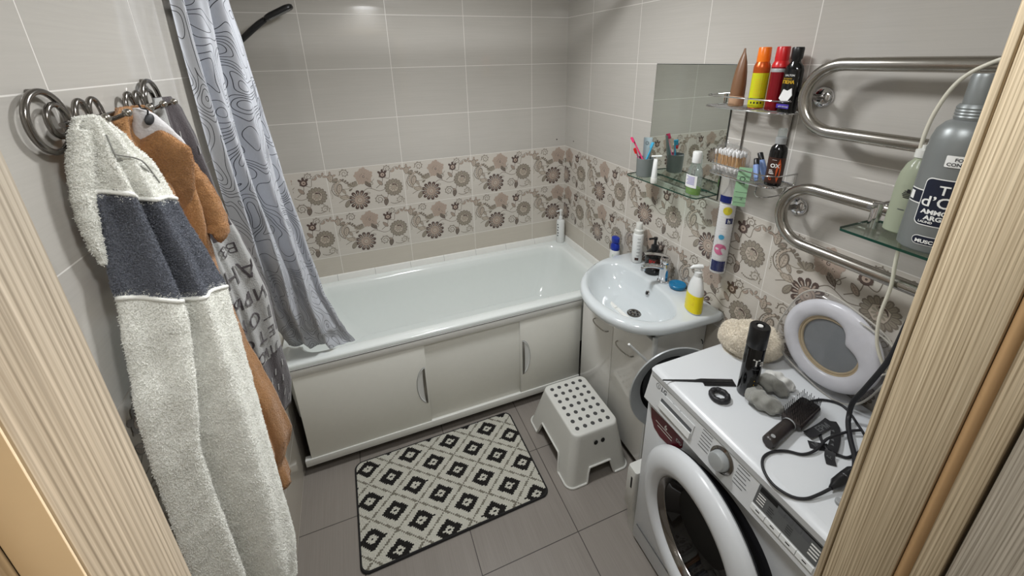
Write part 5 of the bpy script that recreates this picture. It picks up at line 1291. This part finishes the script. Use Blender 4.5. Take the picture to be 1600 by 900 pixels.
m = MB(); m.lathe([(.028, 0), (.034, .003), (.036, .010), (.036, .0165), (.034, .0185), (.030, .0165), (.027, .0180), (.023, .0165), (.019, .0178), (.014, .015), (.008, .0158), (0, .0158)], 'teal', (x, y, zb), seg=40); m.build('dish', t)
x, y = 1.612, -1.290; t = thing('hand_soap_bottle', 'white hand soap bottle with bright yellow label at the washbasin edge', 'bottle', (x, y, zb))
ca, sa = math.cos(-.35), math.sin(-.35)
def ov2(A, B, z, n=36): return [V((x + A * math.cos(2 * PI * k / n) * ca - B * math.sin(2 * PI * k / n) * sa, y + A * math.cos(2 * PI * k / n) * sa + B * math.sin(2 * PI * k / n) * ca, zb + z)) for k in range(n)]
MB().loft([ov2(.026, .042, 0), ov2(.029, .0455, .004), ov2(.0285, .044, .06), ov2(.027, .041, .095), ov2(.022, .032, .125), ov2(.0155, .0185, .148), ov2(.0125, .0125, .156)], 'white').build('bottle_body', t)
m = MB(); m.loft([ov2(.0293, .0458, .006), ov2(.0289, .0446, .06), ov2(.0283, .0432, .082)], 'yellow', cap0=False, cap1=False)
def onb(u, z, l=1.02): g = PI + u; A, B = (.0291 - .0012 * z / .06) * l, (.0457 - .0017 * z / .06) * l; return V((x + A * math.cos(g) * ca - B * math.sin(g) * sa, y + A * math.cos(g) * sa + B * math.sin(g) * ca, zb + z))
for k in range(5): m.loft([[onb(-.95 + .12 * j, .060 - k * .009 + dz) for j in range(6 - k % 2)] for dz in (0, .0025)], 'ink', False)
for k in range(6): m.loft([[onb(.12 + .1 * j, .070 - k * .006 + dz) for j in range(9)] for dz in (0, .0018)], 'gold', False)
m.loft([[onb(.2 + .06 * j, .048 + dz) for j in range(4)] for dz in (0, .010)], 'brownp', False); m.loft([[onb(-1.25 + .08 * j, .035 + dz) for j in range(3)] for dz in (0, .030)], 'rust', False)
m.build('label', t, recalc=False, smooth=False)['label'] = 'bright yellow printed label'
m = MB(); m.lathe([(.0145, .155), (.0150, .157), (.0145, .172), (.0065, .175), (.006, .188)], 'white', (x, y, zb)); m.tube([(x + .012, y - .006, zb + .194), (x, y, zb + .194), (x - .018, y + .010, zb + .193), (x - .026, y + .015, zb + .186)], [.009, .0105, .0075, .005], 'white', 12); m.build('pump', t)
x, y = 1.668, -.672; t = thing('cleaner_bottle', 'white cleaner bottle with cobalt blue cap in the bath corner behind the washbasin', 'bottle', (x, y, RIM))
def ov3(A, B, z, dx=0, dy=0, n=30): return [V((x + dx + A * math.cos(2 * PI * k / n), y + dy + B * math.sin(2 * PI * k / n), RIM + .0008 + z)) for k in range(n)]
MB().loft([ov3(.024, .027, 0), ov3(.0255, .0290, .003), ov3(.0255, .0310, .15), ov3(.0245, .0305, .19), ov3(.0225, .027, .215), ov3(.017, .018, .228)], 'white').build('bottle_body', t)
MB().loft([ov3(.0225, .0265, .216), ov3(.0235, .0285, .222), ov3(.0225, .0275, .240), ov3(.017, .021, .252), ov3(.016, .019, .256), ov3(.020, .025, .262), ov3(.0195, .025, .284), ov3(.012, .017, .290)], 'blue').build('cap', t)
m = MB(); m.loft([[V((x + .0258 * math.cos(g), y + .0258 * math.sin(g), RIM + zz)) for g in [3.6 + .15 * k for k in range(8)]] for zz in (.175, .195)], 'green', False); m.build('label', t, recalc=False)
x, y = 1.667, -.049; a = phi(x, y)
t, o = can('shampoo_bottle', 'tall white pump bottle with leaf print on the far bath corner', 'bottle', x, y, RIM + .0006, [('bottle_body', [(.025, 0), (.0275, .003), (.0275, .150), (.0255, .160), (.012, .166), (.0115, .17)], 'white', {}), ('pump', [(.0135, .168), (.0135, .188), (.006, .191), (.0055, .222), (.010, .224), (.010, .236), (0, .238)], 'white', {})])
m = MB(); m.tube([(x, y, RIM + .231), (x - .034, y - .004, RIM + .229)], .005, 'white', 8); m.build('spout', t)
m = MB()
for k in range(5): m.arc_patch('dgrey', (x, y), .0277, RIM + .05 + k * .02, RIM + .060 + k * .02, a - .9 + .1 * (k % 2), a - .55 + .1 * (k % 2))
m.build('leaf_print', t, smooth=False, recalc=False)

# ================================================================== ON THE WASHING MACHINE
zt = .8508
x, y = 1.436, -1.690; a = phi(x, y)
t, o = can('hairspray_can', 'tall black hairspray can standing on the washing machine', 'spray can', x, y, zt, [('can_body', [(.0245, 0), (.0258, .002), (.0258, .170), (.0245, .172)], 'blackg', dict(seg=36)), ('cap', [(.0252, .1715), (.0262, .174), (.0262, .236), (.0245, .2395), (.012, .2400), (.0118, .2365), (0, .2362)], 'black', dict(seg=36))])
MB().lathe([(.0075, .2366), (.0068, .2395), (0, .2400)], 'offwhite', (x, y, zt), seg=20).build('nozzle', t)['label'] = 'white nozzle'
m = MB(); m.cyl_text('Ta', .032, 'offwhite', (x, y), .0264, zt + .118, a + .02, bold=.0004); m.arc_patch('dgrey', (x, y), .0260, zt + .104, zt + .106, a + .1, a + .8); m.arc_patch('dgrey', (x, y), .0260, zt + .02, zt + .165, a - .72, a - .66)
m.arc_patch('copper', (x, y), .0260, zt + .010, zt + .0125, a - .1, a + .75)
for k in range(4): m.arc_patch('gold', (x, y), .0260, zt + .020 + k * .014, zt + .024 + k * .014, a + .55, a + .62)
m.build('label', t, smooth=False, recalc=False)['label'] = 'white and gold lettering'
# rat-tail comb
t0, t1 = V((1.236, -1.556, zt)), V((1.434, -1.6455, zt)); d = (t1 - t0).normalized(); n = V((0, 0, 1)).cross(d); L = (t1 - t0).length
Mc = Matrix(((d.x, n.x, 0, t0.x), (d.y, n.y, 0, t0.y), (0, 0, 1, zt), (0, 0, 0, 1)))
t = thing('comb', 'black rat-tail comb lying across the front edge of the washing machine', 'comb', t0 + d * .11)
MB().prism([(0, -.0008), (.115, -.0035), (.125, -.0060), (L, -.0055), (L, .008), (.12, .008), (.10, .003), (0, .0008)], .0042, 'black', Mc).build('tail', t)
m = MB()
for k in range(30): m.box(.122 + k * .0031, .1238 + k * .0031, -.0195, -.005, .0006, .0036, 'black', mtx=Mc)
m.box(L - .004, L, -.0195, -.004, .0004, .004, 'black', mtx=Mc); m.build('teeth', t, smooth=False)
m = MB(); m.tube([(1.343 + .0225 * math.cos(g), -1.6765 + .0225 * math.sin(g), zt + .0088 + .001 * math.sin(9 * g)) for g in [2 * PI * k / 40 for k in range(40)]], [.0080 + .0003 * math.sin(k * 2.4) for k in range(40)], 'rubber', 12, closed=True)
tag(m.build('hair_tie', loc=(1.343, -1.6765, zt)), 'black fabric hair tie lying beside the comb', 'hair tie')
def sock(lab, parts, loc):
    """crumpled sock: foot and rolled cuff as soft wrinkled tubes"""
    t = thing('sock', lab, 'sock', loc, 'pair of balled socks')
    for nm, P, R, mat, flat_, wr in parts:
        m = MB(); Q = cr(P, 14); n = len(Q); ns = 36
        m.tube(Q, [lerp_table([(k / (len(R) - 1), r) for k, r in enumerate(R)], i / (n - 1))[0] for i in range(n)], mat, ns, flat=flat_)
        m.bm.normal_update(); m.bm.verts.ensure_lookup_table()
        for idx, v in enumerate(m.bm.verts):
            i, k = divmod(idx, ns); a_ = 2 * PI * k / ns; s_ = i / (n - 1)
            v.co += v.normal * (wr * math.sin(PI * min(1, max(0, s_))) * (math.sin(3 * a_ + 14 * s_ + 3 * math.sin(6 * s_)) * .7 + .6 * math.sin(23 * s_ + 2 * math.sin(2 * a_))))
        m.jitter(.004, 60)
        for v in m.bm.verts: v.co.z = max(v.co.z, zt + .0003)
        m.build(nm, t, angle=180)
    return t
sock('dark grey balled sock nearest the hairbrush on the washing machine', [
    ('foot', [(1.400, -1.716, zt + .016), (1.412, -1.728, zt + .026), (1.428, -1.752, zt + .027), (1.446, -1.780, zt + .020), (1.452, -1.792, zt + .012)], [.006, .026, .030, .024, .006], 'sockg', .72, .0045),
    ('cuff', [(1.402, -1.742, zt + .014), (1.420, -1.724, zt + .030), (1.446, -1.716, zt + .026), (1.456, -1.724, zt + .014)], [.008, .019, .019, .008], 'sockg', .7, .0035)], (1.42, -1.75, zt))
sock('pale grey balled sock with a white heel behind the darker sock', [
    ('foot', [(1.474, -1.676, zt + .014), (1.486, -1.692, zt + .028), (1.506, -1.716, zt + .030), (1.524, -1.742, zt + .018), (1.530, -1.752, zt + .010)], [.006, .025, .029, .020, .006], 'sockg', .75, .0045),
    ('heel', [(1.508, -1.682, zt + .012), (1.524, -1.696, zt + .034), (1.546, -1.716, zt + .026), (1.562, -1.736, zt + .014), (1.568, -1.746, zt + .008)], [.006, .022, .024, .018, .005], 'sockw', .7, .004)], (1.51, -1.71, zt))
# hairbrush with power cord
t = thing('hot_hairbrush', 'dark brown electric hairbrush with bristles up on the washing machine', 'hairbrush', (1.42, -1.825, zt))
hd_ = V((1, .19, 0)).normalized(); hn = V((0, 0, 1)).cross(hd_); H0 = V((1.322, -1.850, zt)); Mh = Matrix(((hd_.x, hn.x, 0, H0.x), (hd_.y, hn.y, 0, H0.y), (0, 0, 1, zt), (0, 0, 0, 1)))
MB().lathe([(.013, 0), (.0165, .004), (.0172, .02), (.0165, .07), (.0150, .108), (.012, .112)], 'brush', mtx=frame(H0 + V((0, 0, .0175)), hd_), seg=28).build('handle', t)
MB().lathe([(.0055, 0), (.0055, .0012), (0, .0014)], 'grey', mtx=frame(Mh @ V((.014, -.003, .0342)), (0, -.1, 1)), seg=16).build('button', t)
MB().lathe([(.0163, .104), (.0168, .106), (.0163, .109)], 'silver', mtx=frame(H0 + V((0, 0, .0175)), hd_), seg=28, cap=False).build('ring', t)
m = MB(); m.loft([[Mh @ V((.172 + p.x * g, p.y * g, zz)) for p in rrect(-.062, .062, -.027, .027, .014, 0, 6)] for zz, g in ((.004, .75), (.010, .97), (.020, 1.0), (.026, .97), (.028, .9))], 'brush'); m.build('brush_head', t)
m = MB()
for i in range(13):
    for j in range(6): p = Mh @ V((.118 + i * .009 + .0045 * (j % 2), -.021 + j * .0084, .0275)); q = p + V((.0015 * (i - 6) * .3, .002 * (j - 2.5) * .4 + .003, .0215)); m.tube([p, q], .0008, 'black', 5); m.lathe([(0, -.0016), (.0013, 0), (0, .0016)], 'black', q, seg=6)
m.build('bristles', t, smooth=False)
zc = zt + .0036
P = [(1.556, -1.800, zt + .014), (1.575, -1.795, zt + .008), (1.609, -1.799, zc), (1.635, -1.820, zc), (1.640, -1.845, zc), (1.618, -1.885, zc), (1.570, -1.940, zc + .001), (1.490, -1.950, zc), (1.466, -1.935, zc), (1.456, -1.920, zc), (1.466, -1.897, zc), (1.486, -1.877, zc), (1.515, -1.860, zc)]
MB().tube(cr(P, 8), .0034, 'rubber', 10).build('cord', t)
t = thing('extension_cable', 'thick black cable with plug hanging down onto the washing machine', 'cable', (1.40, -1.985, zt))
P = [(1.598, -1.955, 1.31), (1.6, -1.937, 1.259), (1.6, -1.924, 1.21), (1.6, -1.915, 1.096), (1.606, -1.888, .98), (1.605, -1.872, .916), (1.598, -1.876, .872), (1.570, -1.894, .862), (1.530, -1.925, .8605), (1.49, -1.958, .8605), (1.452, -1.980, .8625)]
MB().tube(cr(P, 8), .0062, 'rubber', 12).build('cable', t)
lo = []
Mp = frame((1.352, -1.9885, zt + .0135), V((1, .08, .0)).normalized())
m = MB(); m.lathe([(.005, 0), (.008, .012), (.0125, .022), (.0132, .050), (.0115, .052), (.0132, .054), (.0132, .086), (.009, .098), (.0064, .104)], 'black', mtx=Mp, seg=20, sx=.98); m.build('plug', t)
P = [(1.352, -1.9885, zt + .012), (1.316, -1.986, zt + .008), (1.282, -1.980, zc + .001), (1.258, -1.962, zc - .001), (1.247, -1.928, zc - .002), (1.257, -1.893, zc), (1.284, -1.870, zc + .001), (1.321, -1.866, zc), (1.357, -1.878, zc), (1.386, -1.900, zc), (1.425, -1.906, zc + .004), (1.479, -1.897, zc + .0075), (1.526, -1.9, zc + .0075), (1.560, -1.905, zc + .009), (1.585, -1.915, zc + .012)]
MB().tube(cr(P, 8), .0034, 'rubber', 10).build('thin_cord', t)
# folded strap with woven letters
t = thing('fabric_strap', 'folded black strap with grey woven letters among the cables', 'strap', (1.48, -1.89, zt))
def ribbon3(P, w, mat, z):
    m = MB(); Q = cr([V((p[0], p[1], 0)) for p in P], 8); rows = []
    for i, q in enumerate(Q):
        d = (Q[min(i + 1, len(Q) - 1)] - Q[max(i - 1, 0)]).normalized(); nn = V((-d.y, d.x, 0)); h = z(i / (len(Q) - 1))
        rows.append([q + nn * w / 2 + V((0, 0, h + .0008)), q - nn * w / 2 + V((0, 0, h + .0008)), q - nn * w / 2 + V((0, 0, h)), q + nn * w / 2 + V((0, 0, h))])
    m.loft(rows, mat); return m, Q
m, Q = ribbon3([(1.448, -1.868), (1.478, -1.868), (1.515, -1.866), (1.545, -1.862)], .024, 'rubber', lambda s: zt + .0082 + .003 * s)
m.text('ЕРМ', .021, 'lens', lambda p: V((1.484 + p.x, -1.8755 + p.y + .0, zt + .0092 + .003 * (.35 + p.x / .1) + .0002)), 0, 'LEFT', .0004); m.build('strap_top', t, smooth=False)
m, Q = ribbon3([(1.548, -1.865), (1.535, -1.882), (1.500, -1.905), (1.455, -1.925)], .022, 'black', lambda s: zt + .0118 - .0005 * s)
for k in range(4): m.poly([V((1.523 - k * .015, -1.886 - k * .009, zt + .0130)), V((1.517 - k * .015, -1.892 - k * .009, zt + .0130)), V((1.514 - k * .015, -1.884 - k * .009, zt + .0130))], 'lens')
m.build('strap_diagonal', t, smooth=False)
m, Q = ribbon3([(1.432, -1.884), (1.448, -1.898), (1.470, -1.912)], .024, 'rubber', lambda s: zt + .0005 + .0 * s)
m.text('М', .018, 'lens', lambda p: V((1.438 + p.x, -1.898 + p.y, zt + .0016)), 0); m.build('strap_end', t, smooth=False)
m, Q = ribbon3([(1.450, -1.925), (1.437, -1.932), (1.424, -1.946)], .022, 'rubber', lambda s: zt + .0125 - .011 * s)
m.text('Р', .018, 'lens', lambda p: V((1.430 + p.x, -1.940 + p.y, zt + .0085)), 0); m.build('strap_tail', t, smooth=False)
m = MB(); m.lathe([(.008, 0), (.009, .002), (.009, .008), (.007, .010), (0, .0105)], 'grey', (1.345, -2.014, zt), seg=20); tag(m.build('stopper', loc=(1.345, -2.014, zt)), 'small grey plastic stopper on the washing machine near the door frame', 'stopper')
# plush pouch
def blobby(cx, cy, a_, b_, h_, rot, nz=22, na=48):
    lo = []
    for i in range(nz + 1):
        t_ = i / nz; zz = h_ * t_; g = (max(0.0, 1 - abs(2 * t_ - .85) ** 2.6 if t_ < .425 else 1 - ((t_ - .425) / .575) ** 2.4)) ** .5; g = max(g, .03) if i < nz else .03
        if i == 0: g = .80
        lo.append([V((cx + g * (a_ * math.cos(q) * math.cos(rot) - b_ * math.sin(q) * math.sin(rot)), cy + g * (a_ * math.cos(q) * math.sin(rot) + b_ * math.sin(q) * math.cos(rot)), zt + zz)) for q in [2 * PI * k / na for k in range(na)]])
    return lo
m = MB(); m.loft(blobby(1.598, -1.558, .098, .070, .105, -.75), 'fur')
m.bm.normal_update()
for v in m.bm.verts:
    if v.co.z > zt + .004: v.co += v.normal * (.006 * mnoise.noise(v.co * 18) + .0028 * mnoise.noise(v.co * 60) + .003 * math.sin((v.co.x * 1.2 - v.co.y) * 60) * (v.co.z - zt) / .1)
m.jitter(.0012, 70)
for v in m.bm.verts: v.co.x = min(v.co.x, W - .006)
hat_ = m.build('plush_hat', loc=(1.598, -1.558, zt), angle=180); pile(hat_, 40000, .0012, 'fur', .0010, None, 5, .002)
tag(hat_, 'fluffy cream plush hat lying at the back corner of the washing machine', 'hat')
# padded toilet seat in a clear bag
Ms = frame((1.667, -1.752, .997), V((-1, 0, .14)).normalized(), V((0, -1, 0))); Ms = Ms @ Matrix.Rotation(math.radians(0), 4, 'Z')
yv = (Ms.to_3x3() @ V((0, 1, 0))).z
SG = 1 if yv > 0 else -1
def seat_out(g): return V((.137 * math.cos(g), .126 * math.sin(g) * (1.06 if math.sin(g) > 0 else 1.0), 0))
def seat_in(g):
    r = 1 - .40 * math.exp(-((((g - 1.10 + PI) % (2 * PI)) - PI) / .50) ** 2); return V((.090 * math.cos(g) * r, .082 * math.sin(g) * r, 0))
rot = Matrix.Rotation(math.radians(-24), 3, 'Z')
def seat_pt(g, s, h): p = rot @ seat_in(g).lerp(seat_out(g), s); return Ms @ V((p.x, SG * p.y, h))
t = thing('toilet_seat', 'white padded child toilet seat in clear bag leaning on the tiles', 'toilet seat', (1.68, -1.78, .852))
NG = 96; gs_ = [2 * PI * k / NG for k in range(NG)]
sec_ = [(0, .000), (-.02, .004), (-.01, .010), (.06, .0145), (.25, .0185), (.5, .020), (.75, .0185), (.94, .013), (1.0, .006), (.98, 0)]
m = MB(); m.loft([[seat_pt(g, s, h) for g in gs_] for s, h in sec_], 'seatw', cap0=False, cap1=False); m.loft([[seat_pt(g, s, 0) for g in gs_] for s in (0, .98)], 'seatw', cap0=False, cap1=False); m.build('padded_ring', t)
def ringp(rad, h): 
    return [Ms @ V(((rot @ V((.090 * math.cos(g) * rad, .082 * math.sin(g) * rad, 0))).x, SG * (rot @ V((.090 * math.cos(g) * rad, .082 * math.sin(g) * rad, 0))).y, h)) for g in gs_]
m = MB(); m.tube(ringp(1.0, .004), .0055, 'seatrim', 8, closed=True); m.tube(ringp(.915, .0025), .0042, 'seatrim', 8, closed=True); m.build('inner_trim', t)['label'] = 'beige inner trim'
m = MB(); m.face([m.bm.verts.new(p) for p in ringp(.99, -.0005)], m.mi('greyfilm')); m.build('hole_backing', t)['label'] = 'grey film across the opening'
def bagp(g, k, h, wr=0.0):
    c, s = math.cos(g), math.sin(g); e = .62; sx_ = (abs(c) ** e) * (1 if c > 0 else -1); sy_ = (abs(s) ** e) * (1 if s > 0 else -1)
    p = Matrix.Rotation(math.radians(-14), 3, 'Z') @ V((.146 * sx_ * k, .137 * sy_ * k, 0)); return Ms @ V((p.x, SG * p.y, h + wr * mnoise.noise(V((p.x * 22, p.y * 22, 3)))))
m = MB(); m.loft([[bagp(g, k, h, w_) for g in gs_] for k, h, w_ in ((.10, .027, .002), (.35, .026, .004), (.6, .0245, .004), (.8, .024, .005), (.92, .020, .006), (1.0, .008, .003), (1.0, -.004, 0), (.8, -.006, 0), (.1, -.006, 0))], 'film'); m.build('wrapping_bag', t, angle=70)['label'] = 'clear crinkled wrapping bag'
m = MB(); m.tube([bagp(g, 1.005, .004) for g in gs_], .0026, 'bagseam', 8, closed=True); m.tube(cr([bagp(1.5 + .0, .93, .024), bagp(1.1, 1.02, .020), bagp(.7, 1.06, .018), bagp(.35, 1.03, .022), bagp(.1, .90, .026), bagp(-.25, .88, .026)], 8), .0024, 'bagseam', 8); m.build('bag_seam', t)['label'] = 'milky folded bag edge'
# dark blue refill pouch by the door
x, y = 1.662, -1.976; t = thing('detergent_pouch', 'dark blue glossy detergent pouch half hidden behind the door frame', 'pouch', (x, y, zt))
lo = []
for z, A, B in ((0, .034, .070), (.004, .037, .073), (.05, .034, .075), (.10, .024, .076), (.135, .010, .074), (.150, .003, .072), (.165, .002, .072)): lo.append([V((x + A * math.cos(g) , y + B * (abs(math.sin(g)) ** .7) * (1 if math.sin(g) > 0 else -1), zt + z)) for g in [2 * PI * k / 40 for k in range(40)]])
m = MB(); m.loft(lo, 'navyb'); m.jitter(.003, 40); m.build('pouch', t, angle=180)
m = MB()
for k in range(2):
    P = [V((x - .0365 + .04 * abs(u - .03) - .001, y + .055 - u, zt + .045 + k * .034 + .012 * math.sin(u * 60 + k))) for u in [.004 * j for j in range(12)]]; m.tube(P, .0028, 'offwhite', 6, flat=.4)
m.build('swirl_print', t)
